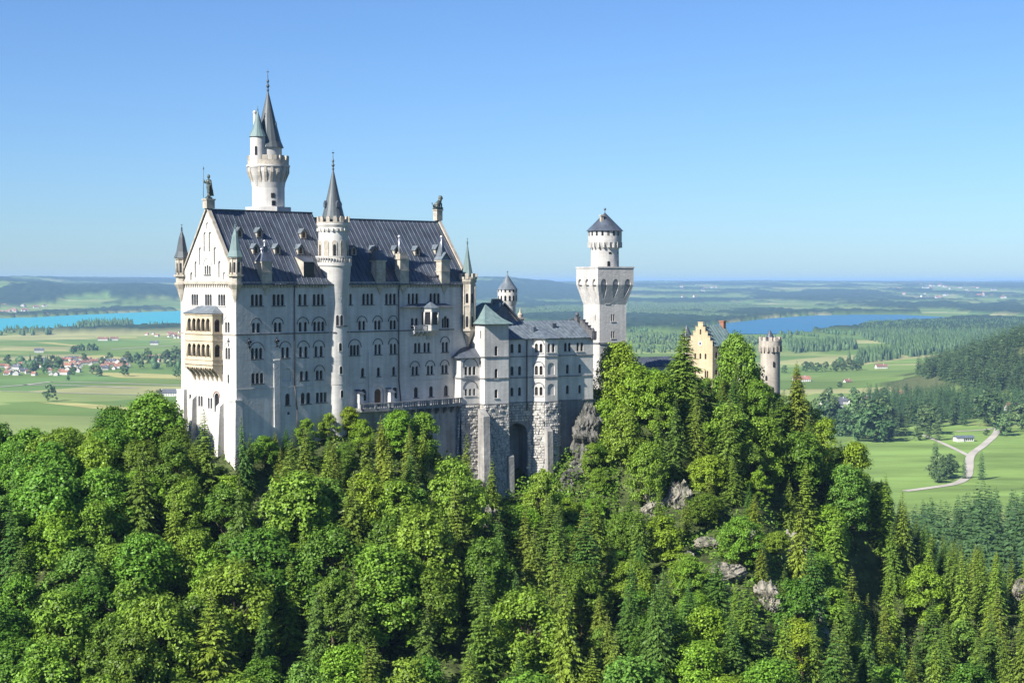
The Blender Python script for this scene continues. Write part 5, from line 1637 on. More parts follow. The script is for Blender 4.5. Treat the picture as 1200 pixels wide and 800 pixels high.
def road(pts, w, name='road', z=VAL+0.7, m='road_gravel'):
    P = [Vector(p) for p in valley(pts, z)]
    Q = []
    for k in range(len(P)-1):
        n = 8
        for i in range(n):
            p0, p1, p2, p3 = P[max(0,k-1)], P[k], P[k+1], P[min(len(P)-1,k+2)]
            t = i/n
            Q.append(0.5*((2*p1)+(p2-p0)*t+(2*p0-5*p1+4*p2-p3)*t*t+(3*p1-p0-3*p2+p3)*t**3))
    Q.append(P[-1])
    mb = MB(); pts3 = []
    for k, q in enumerate(Q):
        d = (Q[min(k+1,len(Q)-1)]-Q[max(k-1,0)]).normalized(); nn = Vector((-d.y, d.x))*w/2
        pts3 += [(q.x+nn.x, q.y+nn.y, z), (q.x-nn.x, q.y-nn.y, z)]
    mb.add(pts3, [(2*k,2*k+1,2*k+3,2*k+2) for k in range(len(Q)-1)])
    o = mb.build(name, m)
    return tag(o, kind='structure')
road([(1170,501),(1166,509),(1153,521),(1138,533),(1135.5,548),(1133,558),(1120,566),(1090,571),(1060,575)], 9)
road([(1081,509),(1100,517),(1120,526),(1135,533.5)], 6, 'path', VAL+0.72)
road([(1120,505),(1150,503.5),(1167,501)], 6, 'path', VAL+0.74)
road([(1170,501),(1182,492),(1200,490),(1225,487)], 14)
road([(0,453),(30,450.5),(60,447)], 10)
road([(27,450.5),(90,451.5),(160,454.5)], 10)
road([(60,447),(130,448.5),(215,451.5)], 10)
road([(0,458),(60,459.5),(215,464)], 7, 'path')
road([(130,409),(180,406),(215,404.5)], 12)
road([(0,420),(40,417),(110,414)], 9, 'path')
road([(940,451.5),(1040,451),(1125,450)], 9, 'road', VAL+0.9)

# ------------------------------------------------------------------ houses
def house_mesh(name, l, w, h, rh, roof, eave=0.9):
    mb = MB()
    mb.add([(-l/2,-w/2,-2),(l/2,-w/2,-2),(l/2,w/2,-2),(-l/2,w/2,-2),(-l/2,-w/2,h),(l/2,-w/2,h),(l/2,w/2,h),(-l/2,w/2,h),(-l/2,0,h+rh),(l/2,0,h+rh)],
           [(0,1,5,4),(1,2,6,9,5),(2,3,7,6),(3,0,4,8,7)], 0)
    k = rh/(w/2)
    for s_ in (-1, 1):
        a = [(-l/2-eave,s_*(w/2+eave),h-eave*k+0.1),(l/2+eave,s_*(w/2+eave),h-eave*k+0.1),(l/2+eave,0,h+rh+0.1),(-l/2-eave,0,h+rh+0.1)]
        mb.add(a+[(p[0],p[1],p[2]+0.35) for p in a], [(0,1,2,3),(4,5,6,7),(0,1,5,4),(1,2,6,5),(3,0,4,7)], 1)
    # window bands and a chimney
    nw = max(2, int(l/4))
    for i in range(nw):
        x = -l/2+l*(i+0.5)/nw
        for z in ((1.2, h-2.0) if h > 5 else (1.3,)):
            for s_ in (-1, 1):
                y = s_*(w/2+0.03)
                mb.add([(x-0.6,y,z),(x+0.6,y,z),(x+0.6,y,z+1.3),(x-0.6,y,z+1.3)], [(0,1,2,3)], 2)
    mb.box(l*0.2-0.5,-w*0.2-0.5,h+rh*0.4,l*0.2+0.5,-w*0.2+0.5,h+rh+1.4,0)
    o = mb.build(name, ['house_wall', roof, 'glass_dark'])
    me = o.data; bpy.data.objects.remove(o); return me
HM = {}
for kind_, roof in (('terracotta','terracotta'),('brown','brown_roof'),('slate','slate_roof_far')):
    HM[kind_] = [house_mesh('house', l, w, h, rh, roof) for l, w, h, rh in ((16,11,6,4.2),(24,13,6.5,5),(12,10,5.5,4),(32,15,6,5.5))]
def clone(me, name, loc, rz=0.0, sc=1.0):
    o = bpy.data.objects.new(name, me); COL.objects.link(o)
    o.location = loc; o.rotation_euler = (0, 0, rz); o.scale = (sc, sc, sc) if not isinstance(sc, tuple) else sc
    return o
hr = random.Random(11)
RN = {'terracotta':'orange', 'brown':'brown', 'slate':'slate'}
def village(poly, n, where, group, sc=1.0, mind=26, weights=(0.6,0.25,0.15), z=None):
    pw = valley(poly) if z is None else [tuple(at_z(px, py, z)[:2]) for px, py in poly]
    xs = [p[0] for p in pw]; ys = [p[1] for p in pw]
    got = []; tries = 0
    while len(got) < n and tries < n*300:
        tries += 1
        x, y = hr.uniform(min(xs), max(xs)), hr.uniform(min(ys), max(ys))
        if not inside((x, y), pw): continue
        if any(abs(x-a) < mind*sc*0.8 and abs(y-b) < mind*sc*1.8 for a, b in got): continue
        got.append((x, y))
    for x, y in got:
        k = hr.choices(['terracotta','brown','slate'], weights)[0]
        i = hr.choices(range(4), (0.4,0.3,0.2,0.1))[0]
        o = clone(HM[k][i], 'house', (x, y, gz(x, y) if z is not None else VAL), hr.choice((0.1,0.5,1.67,2.0,-0.4))+hr.uniform(-0.2,0.2), sc*hr.uniform(0.85,1.15))
        HOUSES.append((o, k, i, where, group))
HOUSES = []
village([(-5,431),(36,424),(80,420),(96,422),(98,437),(60,441),(-5,441)], 52, 'in the valley village', 'houses of the valley village', mind=22, sc=0.8)
village([(98,420),(150,420),(152,434),(98,437)], 34, 'in the valley village centre', 'houses of the valley village', mind=22, sc=0.8)
village([(172,420),(206,418),(207,427),(172,427)], 7, 'at the village edge beside the gable', 'houses of the valley village', mind=22, sc=0.8)
village([(172,386.5),(213,387.5),(213,397),(172,395)], 26, 'by the turquoise lake', 'houses of the shore hamlet', mind=30, sc=0.85)
village([(2,361),(55,360.5),(54,370),(2,370.5)], 22, 'across the turquoise lake', 'houses across the lake', sc=1.7, z=-186)
village([(1030,345),(1060,341),(1140,343.5),(1178,347),(1175,354),(1120,356),(1045,353)], 46, 'in the far village', 'houses of the far village', sc=2.0, weights=(0.55,0.15,0.3), z=-168)
village([(790,343),(850,341),(850,349),(790,350)], 14, 'above the blue lake', 'houses of the far hamlet', sc=2.4, z=-160)
for px, py, k, i, rz, lab in ((939,447.5,'terracotta',3,0.1,'red-roofed barn standing alone beside the pale field road'),(993,450,'brown',2,0.3,'small brown hut at the bend of the pale field road'),
      (1032.5,432.5,'brown',1,0.2,'dark hay barn alone in the lime-green meadow'),(1055,466,'terracotta',1,0.1,'red-roofed house behind the conifer row'),
      (121,399,'brown',3,0.0,'brown farmstead in the middle of the green plain'),(134,398.8,'brown',1,0.2,'smaller brown barn beside the farmstead on the plain'),
      (181,404,'slate',1,0.1,'grey barn on the plain below the shore hamlet'),(46,413,'slate',1,0.2,'grey shed left of the hedge line on the plain'),
      (203,464,'slate',3,0.0,'long grey shed beside the great hall buttress'),(188,463,'brown',2,0.1,'small brown hut beside the lone tree near the great hall')):
    x, y = valley([(px, py)])[0]
    HOUSES.append((clone(HM[k][i], 'house', (x, y, VAL), rz), None, None, lab, None))
for px, py, k, i in ((974,478,'slate',3),(984,474,'slate',1),(1007,476,'slate',3),(1017,473,'brown',1),(1024,470,'slate',1)):
    x, y = valley([(px, py)])[0]
    HOUSES.append((clone(HM[k][i], 'house', (x, y, VAL), 0.25), k, i, 'among valley conifers', 'houses among the conifers'))
x, y = valley([(1196,484)])[0]
HOUSES.append((clone(HM['terracotta'][3], 'house', (x, y, VAL), 0.1, 1.3), None, None, 'large orange-roofed house at the right edge beside the road', None))
cnt = {}
for o, k, i, where, group in HOUSES:
    if k is None: tag(o, where, 'house')
    else:
        size = ('small','long','tiny','large')[i]
        c = pix(o.location)
        cnt.setdefault(('%s %s-roofed house %s' % (size, RN[k], where), group), []).append((c[0], c[1], o))
for (lab, group), L_ in cnt.items(): ordinal_labels(L_, lab, 'house', group)
# the modern white farmhouse on the meadow
x, y = valley([(1129,517)])[0]
fh = thing('farmhouse', (x, y, VAL+0.6), R(12), 'white farmhouse with pale roof alone on the bright meadow by the road fork', 'house')
m = MB(); m.box(-11,-5,-0.6,11,5,4.6); m.box(-11,-8,-0.6,-3,-5,3.0); m.build('wall', 'house_wall', fh)
m = MB()
for s_ in (-1, 1):
    a = [(-12,s_*6.4,4.2),(12,s_*6.4,4.2),(12,0,6.4),(-12,0,6.4)]
    m.add(a+[(p[0],p[1],p[2]+0.3) for p in a], [(0,1,2,3),(4,5,6,7),(0,1,5,4),(1,2,6,5),(3,0,4,7)])
m.build('roof', 'grey_metal', fh)
m = MB()
for k in range(5): m.box(-1.5+k*2.4,-5.06,0.8,-0.1+k*2.4,-4.98,3.4)
m.build('window', 'glass_dark', fh)
# the far church
x, y = [c for c in at_z(1148, 350, -165)][:2]
ch = thing('church', (x, y, gz(x, y)), 0.2, 'pale church with red roof and tower in the far village', 'church')
m = MB(); m.box(-30,-14,-2,30,14,22); m.box(30,-9,-2,46,9,42); m.build('wall', 'house_wall', ch)
m = MB()
for s_ in (-1, 1): m.add([(-32,s_*16,21),(31,s_*16,21),(31,0,38),(-32,0,38)], [(0,1,2,3)])
m.prism([(29,-10),(47,-10),(47,10),(29,10)], 42, 60, 0, 0.05); m.build('roof', 'terracotta', ch)

# ------------------------------------------------------------------ haze: the summer air over the whole country
hz = MB(); hz.box(-60000, -300, -260, 60000, 66000, 72)
ho = hz.build('haze', [])
hm = bpy.data.materials.new('haze'); hm.use_nodes = True
t = hm.node_tree
for n_ in list(t.nodes):
    if n_.type == 'BSDF_PRINCIPLED': t.nodes.remove(n_)
pv = t.nodes.new('ShaderNodeVolumePrincipled')
pv.inputs['Color'].default_value = (0.40, 0.66, 1.0, 1)
pv.inputs['Density'].default_value = 3.6e-5
pv.inputs['Anisotropy'].default_value = 0.0
t.links.new(pv.outputs[0], t.nodes['Material Output'].inputs['Volume'])
ho.data.materials.append(hm)
tag(ho, kind='stuff')
# ------------------------------------------------------------------ trees
tr_ = np.random.RandomState(5)
def rhombi(c, ax, side, L, w, fold=None):
    """leaf sprays: centre-base c, axis ax, side vector, lengths L, widths w -> verts, quads"""
    n = len(c)
    L = L[:,None]; w = w[:,None]
    V = np.stack([c, c+ax*L*0.5+side*w*0.5, c+ax*L, c+ax*L*0.5-side*w*0.5], 1).reshape(-1, 3)
    F = np.arange(4*n).reshape(n, 4)
    return V, F
def unit(v): return v/np.maximum(np.linalg.norm(v, axis=-1, keepdims=True), 1e-9)
def limb_mesh(segs, name, m='bark'):
    mb = MB()
    for p0, p1, r0, r1 in segs: mb.tube(p0, p1, r0, r1, 6)
    o = mb.build(name, m); me = o.data; bpy.data.objects.remove(o); return me
def broadleaf(seed, H=15.0, Wd=4.6, nc=60, per=120, low=0.16, leaf=0.62):
    """crown of leafy boughs: each bough a flattened spray of leaves facing up and out"""
    r = np.random.RandomState(seed)
    Vs, n0, segs = [], 0, []
    lean = r.normal(0, 0.25, 2)
    segs.append(((0,0,-2.5),(lean[0]*0.5,lean[1]*0.5,H*0.35),0.36,0.28)); segs.append(((lean[0]*0.5,lean[1]*0.5,H*0.35),(lean[0],lean[1],H*0.85),0.28,0.06))
    lob = r.uniform(0, 6.28, 3); la = r.uniform(0.12, 0.3, 3)
    cs = []
    tries = 0
    while len(cs) < nc and tries < 6000:
        tries += 1
        t = low + (1-low)*r.rand()**0.8
        prof = (math.sin(math.pi*min(1, (t-low)/(1-low)*0.78+0.20)))**0.6
        a = r.rand()*2*math.pi
        k = 1+sum(la[i]*math.sin((i+1)*a+lob[i]+2.3*t*(i+1)) for i in range(3))
        rad = Wd*prof*k*(0.30+0.70*r.rand()**0.5)
        p = np.array([rad*math.cos(a)+lean[0]*t, rad*math.sin(a)+lean[1]*t, t*H])
        if any(np.sum((p-q)**2) < (Wd*0.20)**2 for q in cs): continue
        cs.append(p)
    for p in cs:
        R0 = Wd*r.uniform(0.22, 0.40)
        out = p-np.array([lean[0], lean[1], p[2]-0.15*H]); out = out/np.linalg.norm(out)
        n = int(per*r.uniform(0.7, 1.3))
        d = unit(r.normal(size=(n, 3))); d[:,2] = np.where(d[:,2] < -0.45, -d[:,2], d[:,2])
        jag = 1+0.35*np.sin(d[:,0]*5+p[0]*3)*np.sin(d[:,1]*5+p[1]*2)
        q = p+d*(R0*jag)[:,None]*np.array([1.0,1.0,0.82])*(r.rand(n,1)**0.30)
        nrm = unit(d*0.8+out*0.4+np.array([0,0,0.45])+r.normal(0,0.45,(n,3)))
        ax = unit(np.cross(nrm, r.normal(size=(n,3))))
        ax = unit(ax+out*0.4+np.array([0,0,-0.3])); side = unit(np.cross(nrm, ax))
        L = leaf*r.uniform(0.65,1.3,n); w = L*r.uniform(0.45,0.75,n)
        V, F = rhombi(q-ax*L[:,None]*0.5, ax, side, L, w)
        Vs.append(V)
        if r.rand() < 0.45:
            tz = max(0.12, p[2]/H-0.22)
            segs.append(((lean[0]*tz,lean[1]*tz,tz*H),tuple(p),0.11,0.03))
    V = np.concatenate(Vs); F = np.arange(len(V)).reshape(-1, 4)
    return np_mesh('crown', V, F, ['broad_leaf']), limb_mesh(segs, 'trunk')
def conifer(seed, H=20.0, Wd=3.2, dz=0.55, step=0.42, bare=0.06, card=0.95, matn='needle', nb=8, droop=0.35, single=False, power=0.85):
    r = np.random.RandomState(seed)
    C, AX, SI, LL, WW = [], [], [], [], []
    z = bare*H; segs = [((0,0,-3.0),(0,0,H*0.5),0.30,0.18),((0,0,H*0.5),(0,0,H*0.985),0.18,0.03)]
    lob = r.uniform(0, 6.28, 2)
    while z < H*0.985:
        t = (z/H-bare)/(1-bare)
        L0 = Wd*(1-t)**power*(0.75+0.35*min(1, t*6+0.3))+0.16
        k = max(4, int(nb*(0.55+0.6*(1-t))))
        a0 = r.rand()*6.28
        for i in range(k):
            a = a0+2*math.pi*i/k+r.normal(0, 0.16)
            L = L0*r.uniform(0.68, 1.16)*(1+0.16*math.sin(2*a+lob[0]+z*0.35))
            if r.rand() < 0.07: continue
            ca, sa = math.cos(a), math.sin(a)
            s = 0.12
            up0 = 0.30*(t-0.25)
            while s < L:
                f = s/max(L, 0.2)
                zz = z+L*(up0*f - droop*f*f + 0.16*f**4)*1.0
                base = np.array([ca*s, sa*s, zz])
                tang = np.array([ca, sa, up0-2*droop*f+0.6*f**3]); tang /= np.linalg.norm(tang)
                perp = np.array([-sa, ca, 0])
                for sg in (-1, 1):
                    ax = tang*0.75+perp*sg*(0.75-0.35*f)+np.array([0,0,-0.22-0.2*r.rand()])+r.normal(0,0.12,3)
                    ax /= np.linalg.norm(ax)
                    up = np.array([0,0,1.0])+r.normal(0,0.35,3)+np.array([ca,sa,0])*0.35
                    sd = np.cross(up, ax); sd /= np.linalg.norm(sd)
                    C.append(base); AX.append(ax); SI.append(sd)
                    l = card*(0.55+0.45*(1-f))*r.uniform(0.75,1.2)*min(1, 0.35+L0/Wd*1.2)
                    LL.append(l); WW.append(l*r.uniform(0.32,0.5))
                s += step*(0.8+0.4*r.rand())
        z += dz*(0.85+0.3*r.rand())*(1.15-0.4*t)
    # leader
    for q in range(5):
        C.append(np.array([0,0,H*(0.955+0.01*q)])); AX.append(unit(np.array([r.normal(0,0.35),r.normal(0,0.35),1.0]))); SI.append(unit(np.array([r.normal(),r.normal(),0.01])))
        LL.append(0.6); WW.append(0.16)
    V, F = rhombi(np.array(C), np.array(AX), np.array(SI), np.array(LL), np.array(WW))
    if single:
        me = np_mesh('conifer', V, F, [matn]); return me
    return np_mesh('crown', V, F, [matn]), limb_mesh(segs, 'trunk')
BROAD = [broadleaf(s, 15.0, w, nc, per, low, lf) for s, w, nc, per, low, lf in ((1,4.9,104,160,0.12,0.50),(2,4.3,86,160,0.15,0.48),(3,5.4,112,155,0.14,0.56),(4,3.8,72,165,0.10,0.48),(5,4.7,88,160,0.22,0.58),(6,4.1,78,160,0.12,0.46),(7,4.4,60,175,0.16,0.54),(8,5.0,84,160,0.08,0.5))]
CONI = [conifer(s, 20.0, w, dz, st, b, c, 'needle', nb, dr) for s, w, dz, st, b, c, nb, dr in
        ((11,4.0,0.55,0.42,0.04,1.15,10,0.35),(12,3.4,0.54,0.42,0.05,1.05,9,0.45),(13,4.5,0.58,0.44,0.06,1.25,11,0.28),(14,3.7,0.58,0.42,0.03,1.1,10,0.5),(15,3.0,0.55,0.40,0.05,1.0,9,0.4),(16,4.4,0.40,0.40,0.03,1.2,13,0.42))]
FARC = [conifer(s, 30.0, w, 1.5, 1.3, 0.03, 2.9, 'far_needle', 7, 0.35, True, pw) for s, w, pw in ((21,4.6,0.8),(22,5.4,0.75),(23,4.0,0.85),(24,5.0,0.65))]
def far_broad(seed):
    a, b = broadleaf(seed, 15.0, 6.2, 34, 34, 0.05, 1.7)
    a.materials[0] = MAT['far_leaf']; bpy.data.meshes.remove(b); return a
FARB = [far_broad(s) for s in (31,32,33)]

BUILD_KEEP = []          # plan outlines that stay clear of trees: (frame, u0, u1, v0, v1)
KEEP = [(FP,-3.0,UE+2.5,-3.5,DW+5),(FK,-2.5,k5b+1.5,-5.0,15),(FT,-3,SD+3,-3,SD+3),(FC,-2,18.5,-2,9),(FG,-2.5,gl+7.5,-6.8,gw+2.5)]
def clear_of_walls(x, y, m=0.0):
    for F_, a, b, c, d in KEEP:
        u, v = F_.local(x, y)
        if a-m < u < b+m and c-m < v < d+m: return False
    gx, gy = gt.location.x, gt.location.y
    return math.hypot(x-gx, y-gy) > 4.0+m
# highest pixel row that tree tops may reach, read along the photograph's skyline of foliage
SKYL = [(-80,494),(0,494),(40,498),(80,500),(110,492),(135,478),(150,472),(175,466),(195,474),(208,494),(225,500),(240,506),(262,532),(275,545),(290,520),(310,515),(330,503),(345,494),(360,492),(380,498),(400,508),
        (412,504),(425,492),(440,487),(470,482),(498,486),(512,496),(524,512),(540,532),(555,545),(570,556),(590,575),(604,588),(615,570),(640,556),(655,572),(672,588),(690,565),(700,505),(708,440),(720,412),(736,412),(750,434),(775,432),(800,400),
        (815,428),(832,445),(845,408),(860,398),(875,405),(890,432),(905,462),(920,460),(935,436),(950,462),(970,492),(985,518),(1003,520),(1015,540),(1030,556),(1050,556),(1065,582),(1085,606),(1110,618),(1140,632),(1170,640),(1200,645),(1290,650)]
_sx = [a for a, b in SKYL]; _sy = [b for a, b in SKYL]
def sky_row(px): return float(np.interp(px, _sx, _sy))
TREES = []
def plant(kind, idx, x, y, z, h, wk, tone, rz=None):
    """a tree: an Empty at its foot that parents its crown and trunk"""
    src = BROAD if kind == 'broad' else CONI
    base_h = 15.0 if kind == 'broad' else 20.0
    cm, tm = src[idx % len(src)]
    e = bpy.data.objects.new('broadleaf_tree' if kind == 'broad' else 'spruce_tree', None); COL.objects.link(e)
    e.location = (x, y, z); s = h/base_h
    e.scale = (s*wk, s*wk, s); e.rotation_euler = (tr_.normal(0,0.025), tr_.normal(0,0.025), tr_.uniform(0,6.28) if rz is None else rz)
    c = bpy.data.objects.new('crown', cm); t_ = bpy.data.objects.new('trunk', tm)
    for o in (c, t_): COL.objects.link(o); o.parent = e
    c.color = (*TONES[kind][tone][1], 1)
    TREES.append((e, kind, tone, h, x, y, z))
    return e
TONES = {'broad': [('fresh green',(1.0,1.0,1.0)),('deep green',(0.66,0.70,0.75)),('yellow-green',(1.25,1.12,0.9)),('cool green',(0.86,0.92,1.3))],
         'spruce': [('dark green',(0.72,0.85,0.9)),('olive green',(1.12,1.06,0.9)),('yellow-green',(1.45,1.32,0.95))]}
OCC = []
def free(x, y, rr): return all((x-a)**2+(y-b)**2 > (0.5*(rr+c))**2 for a, b, c in OCC)
# trees that can be told one by one in the photograph: (px of tip, py of tip, distance, kind, shape, width factor, tone)
NOTABLE = [
 (801,383,418,'spruce',5,1.5,1),(935,424,432,'spruce',5,1.1,1),(862,397,440,'broad',2,0.8,0),(722,404,412,'broad',0,1.0,2),(745,430,408,'broad',4,0.9,2),
 (546,506,371,'spruce',1,0.85,1),(286,488,343,'spruce',3,0.75,0),(243,481,338,'spruce',0,1.0,1),(575,535,368,'spruce',0,0.8,1),(634,552,366,'broad',3,0.8,0),(448,486,355,'spruce',1,0.85,2),
 (176,466,352,'broad',2,1.1,0),(135,478,358,'broad',0,1.0,1),(335,502,356,'spruce',3,0.9,0),(358,494,360,'broad',3,0.8,0),(470,482,366,'broad',0,0.95,2),(497,485,369,'broad',1,0.85,0),
 (425,492,360,'broad',5,0.8,2),(692,520,394,'broad',3,0.75,0),(775,436,406,'broad',5,0.9,2),(832,442,425,'spruce',1,0.9,0),(905,470,424,'spruce',4,1.0,1),(965,492,420,'broad',3,0.8,2),
 (900,492,408,'broad',1,1.0,0),(880,520,400,'broad',3,0.9,3),(1003,520,423,'broad',1,0.9,2),(1035,556,418,'spruce',0,0.95,2),(985,516,426,'spruce',2,0.8,0),(1060,575,415,'spruce',3,0.9,1),
 (815,470,396,'spruce',3,1.1,1),(845,455,416,'spruce',0,0.9,0),(770,470,398,'spruce',1,1.0,1),(735,480,396,'broad',2,0.85,0),(708,470,404,'broad',4,0.8,2),(760,520,385,'broad',0,0.8,0),
 (925,560,398,'spruce',1,1.0,1),(945,540,402,'spruce',2,0.9,2),
 (310,512,351,'broad',7,0.8,0),(322,504,354,'spruce',1,1.0,1),(384,498,364,'broad',3,0.8,0),(408,503,368,'broad',5,0.8,2),(292,508,347,'spruce',0,0.9,0),
 (868,432,438,'spruce',1,1.2,0),(885,446,432,'broad',5,1.0,0),(915,456,430,'spruce',2,1.2,1),(783,432,424,'spruce',0,1.2,0),(765,434,428,'broad',7,0.9,2),
 (897,452,466,'broad',1,0.9,0),(908,462,456,'broad',7,0.8,0),(640,560,374,'broad',0,0.8,0),(655,590,380,'broad',5,0.8,0),(625,574,370,'broad',3,0.8,2),(590,596,366,'broad',7,0.7,0),(612,590,369,'spruce',0,0.9,1),
 (702,578,390,'broad',1,0.8,0),(672,608,378,'broad',6,0.9,0),(685,622,372,'broad',4,0.9,2),(560,562,368,'broad',5,0.7,0),(530,532,372,'spruce',3,0.9,2),(205,745,300,'broad',4,0.9,2),(58,735,292,'spruce',4,0.9,0),(130,640,310,'broad',0,1.0,0),
]
for px, py, Y, kind, idx, wk, tone in NOTABLE:
    p = at_y(px, py, Y); z = gz(p.x, p.y)
    h = max(6.0, p.z-z)
    if h > 34: h = 34; z = p.z-h
    plant(kind, idx, p.x, p.y, z, h, min(1.5, wk*(20/h)**0.35 if kind == 'spruce' else wk*(15/h)**0.45), tone)
    OCC.append((p.x, p.y, 5.0))
SMALL = [1.0]
ROCKS = [(689,518,401,3.6,3.2,8.2,1,'dark fissured crag rising right beside the rusticated base'),(686,556,398,3.4,3.2,5.0,2,'grey ledge with grass under the fissured crag'),
 (668,562,394,2.4,2.0,2.6,13,'low mossy boulder at the foot of the fissured crag'),(648,578,386,2.0,1.8,2.0,14,'small mossy boulder below the arched base'),
 (878,640,372,2.6,2.2,3.4,15,'tan cliff step under the tall spruces of the nose'),(806,668,358,2.4,2.0,3.6,16,'tan rock rib left of the broad grey face'),(868,724,344,2.6,2.2,3.0,17,'tan boulder low on the sunny slope'),
 (795,592,377,2.8,2.5,5.5,3,'pale upright rock face among trees below the square tower'),(576,625,352,3.2,3.0,6.0,4,'pale weathered rock below the buttressed base'),
 (852,676,352,4.2,3.2,3.0,5,'broad grey rock face on the sunny right slope'),(900,708,346,3.2,2.6,4.2,6,'jagged rock at the cliff foot beside the shaded gully'),
 (957,752,345,2.4,2.4,6.0,7,'dark steep rock slab at the bottom of the gully'),(830,640,362,3.2,2.4,1.9,8,'low pale rock shelf above the broad grey face'),
 (158,541,345,3.4,2.2,1.6,9,'small pale rock showing between crowns left of the gable'),(765,600,378,2.6,2.4,4.4,10,'narrow rock rib left of the pale upright face'),
 (930,650,385,2.6,2.6,5.0,11,'shaded rock rib beneath the tall spruces of the nose'),(1197,690,405,1.8,1.6,3.0,12,'light rock at the right edge of the picture')]
def rock_place(px, py, Y):
    """slide along the sight line until the rock sits in the slope"""
    lo = None
    for k in range(120):
        y = Y-45+k*0.9; p = at_y(px, py, y)
        if gz(p.x, p.y) >= p.z: return p
    return at_y(px, py, Y)
RP = []
for px, py, Y, sx, sy, sz, sd, lb in ROCKS:
    p = at_y(px, py, Y) if sd in (1, 2) else rock_place(px, py, Y)
    RP.append(p)
    OCC.append((p.x, p.y, 5.0)); d = Vector((p.x, p.y)).normalized()
    for q in ((6, 11) if 2 < sd < 13 else ()): OCC.append((p.x-d.x*q, p.y-d.y*q, 5.0 if sd not in (9, 11) else 3.5))
def fill(n_try, ylo, yhi, xlo, xhi, seed, kinds, limit=9999):
    r = random.Random(seed); made = 0
    for _ in range(n_try):
        if made >= limit: break
        Y = r.uniform(ylo, yhi); px = r.uniform(xlo, xhi); X = (px-600)/FPX*Y
        if not clear_of_walls(X, Y, 1.2): continue
        z = gz(X, Y)
        base = pix((X, Y, z))
        if base[1] > 930: continue
        if px > 980: sp = 0.60
        elif px > 690: sp = 0.42
        elif base[1] < 640: sp = 0.45
        elif px < 560: sp = 0.07
        else: sp = 0.25
        if r.random() > (sp if kinds == 'spruce' else 1-sp): continue
        kind = kinds
        h = r.uniform(15, 25) if kind == 'spruce' else r.uniform(11, 17.5)
        h *= SMALL[0]
        if kind == 'broad' and px < 620 and base[1] > 650: h *= 1.18
        cliff = 700 < px < 930 and 575 < base[1] < 800
        if cliff:
            if r.random() < 0.6: continue
            h *= r.uniform(0.45, 0.75)
        # keep below the skyline of the photograph
        lim = max(sky_row(pix((X+q, Y, z))[0]) for q in (-2.2, 0, 2.2))+r.uniform(2, 14)
        zt = at_y(px, lim, Y).z
        h = min(h, zt-z)
        if h < 4.0: continue
        wk = r.uniform(0.9, 1.2)*((20/h)**0.3 if kind == 'spruce' else (15/h)**0.4)
        wk = min(wk, 1.5)
        rr = (6.2 if kind == 'spruce' else 7.0)*(h*wk/(20 if kind == 'spruce' else 15))**0.9
        if not free(X, Y, rr): continue
        OCC.append((X, Y, rr)); made += 1
        if kind == 'broad':
            tone = r.choices(range(4), (0.45,0.25,0.15,0.15) if px < 620 else (0.4,0.2,0.3,0.1))[0]
        else: tone = r.choices(range(3), (0.42,0.38,0.2) if px < 900 else (0.3,0.4,0.3))[0]
        plant(kind, r.randrange(8), X, Y, z, h, wk, tone)
fill(700, 342, 374, 215, 560, 7, 'spruce', 24)
fill(1900, 290, 440, 640, 1260, 6, 'spruce', 112)
fill(700, 250, 345, 330, 690, 5, 'spruce', 24)
fill(400, 250, 345, -60, 330, 9, 'spruce', 10)
SMALL[0] = 0.42
fill(500, 366, 402, 575, 715, 12, 'broad', 40)
SMALL[0] = 1.0
fill(5200, 236, 352, -60, 620, 1, 'broad')
fill(4200, 250, 440, 560, 1260, 2, 'broad')
fill(1500, 345, 375, -60, 560, 3, 'broad')
fill(1800, 400, 470, 930, 1260, 4, 'spruce', 22)
fill(1800, 250, 470, 690, 1260, 8, 'spruce', 45)
print('near trees', len(TREES), sum(1 for t in TREES if t[1] == 'spruce'))

# labels: each tree by its colour, kind and where it stands among its like
ZONES = [(-999,215,0,560,'on the crest beside the gable'),(-999,300,0,700,'on the slope below the gable'),(-999,300,0,9999,'low in the left foreground'),
         (215,420,0,580,'at the hall front'),(420,530,0,600,'under the terrace'),(300,560,0,700,'mid-slope below the great hall'),(300,560,0,9999,'low in the middle foreground'),
         (530,690,0,640,'below the rusticated base'),(530,720,0,9999,'in the gully below the base'),(690,830,0,560,'beside the square tower'),(830,960,0,560,'around the gatehouse'),
         (690,960,0,700,'among the cliffs'),(690,960,0,9999,'at the cliff foot'),(960,1070,0,620,'on the ridge nose'),(960,1110,0,9999,'beside the shaded gully'),(1070,9999,0,740,'on the right slope'),(1070,9999,0,9999,'in the bottom right corner')]
KN = {'broad': 'broadleaf tree', 'spruce': 'spruce'}
bk = {}
for e, kind, tone, h, x, y, z in TREES:
    c = pix((x, y, z+h*0.6))
    for x0, x1, y0, y1, ph in ZONES:
        if x0 <= c[0] < x1 and y0 <= c[1] < y1: break
    size = 'tall' if h > (19 if kind == 'spruce' else 14) else ('small' if h < (12 if kind == 'spruce' else 9.5) else 'mid-sized')
    bk.setdefault((size, TONES[kind][tone][0], KN[kind], ph), []).append((c[0], c[1], e, kind))
for (size, tn, kn_, ph), L_ in bk.items():
    ordinal_labels([(a, b, e) for a, b, e, k in L_], '%s %s %s %s' % (size, tn, kn_, ph), 'tree', 'spruces on the castle hill' if L_[0][3] == 'spruce' else 'broadleaf trees on the castle hill')

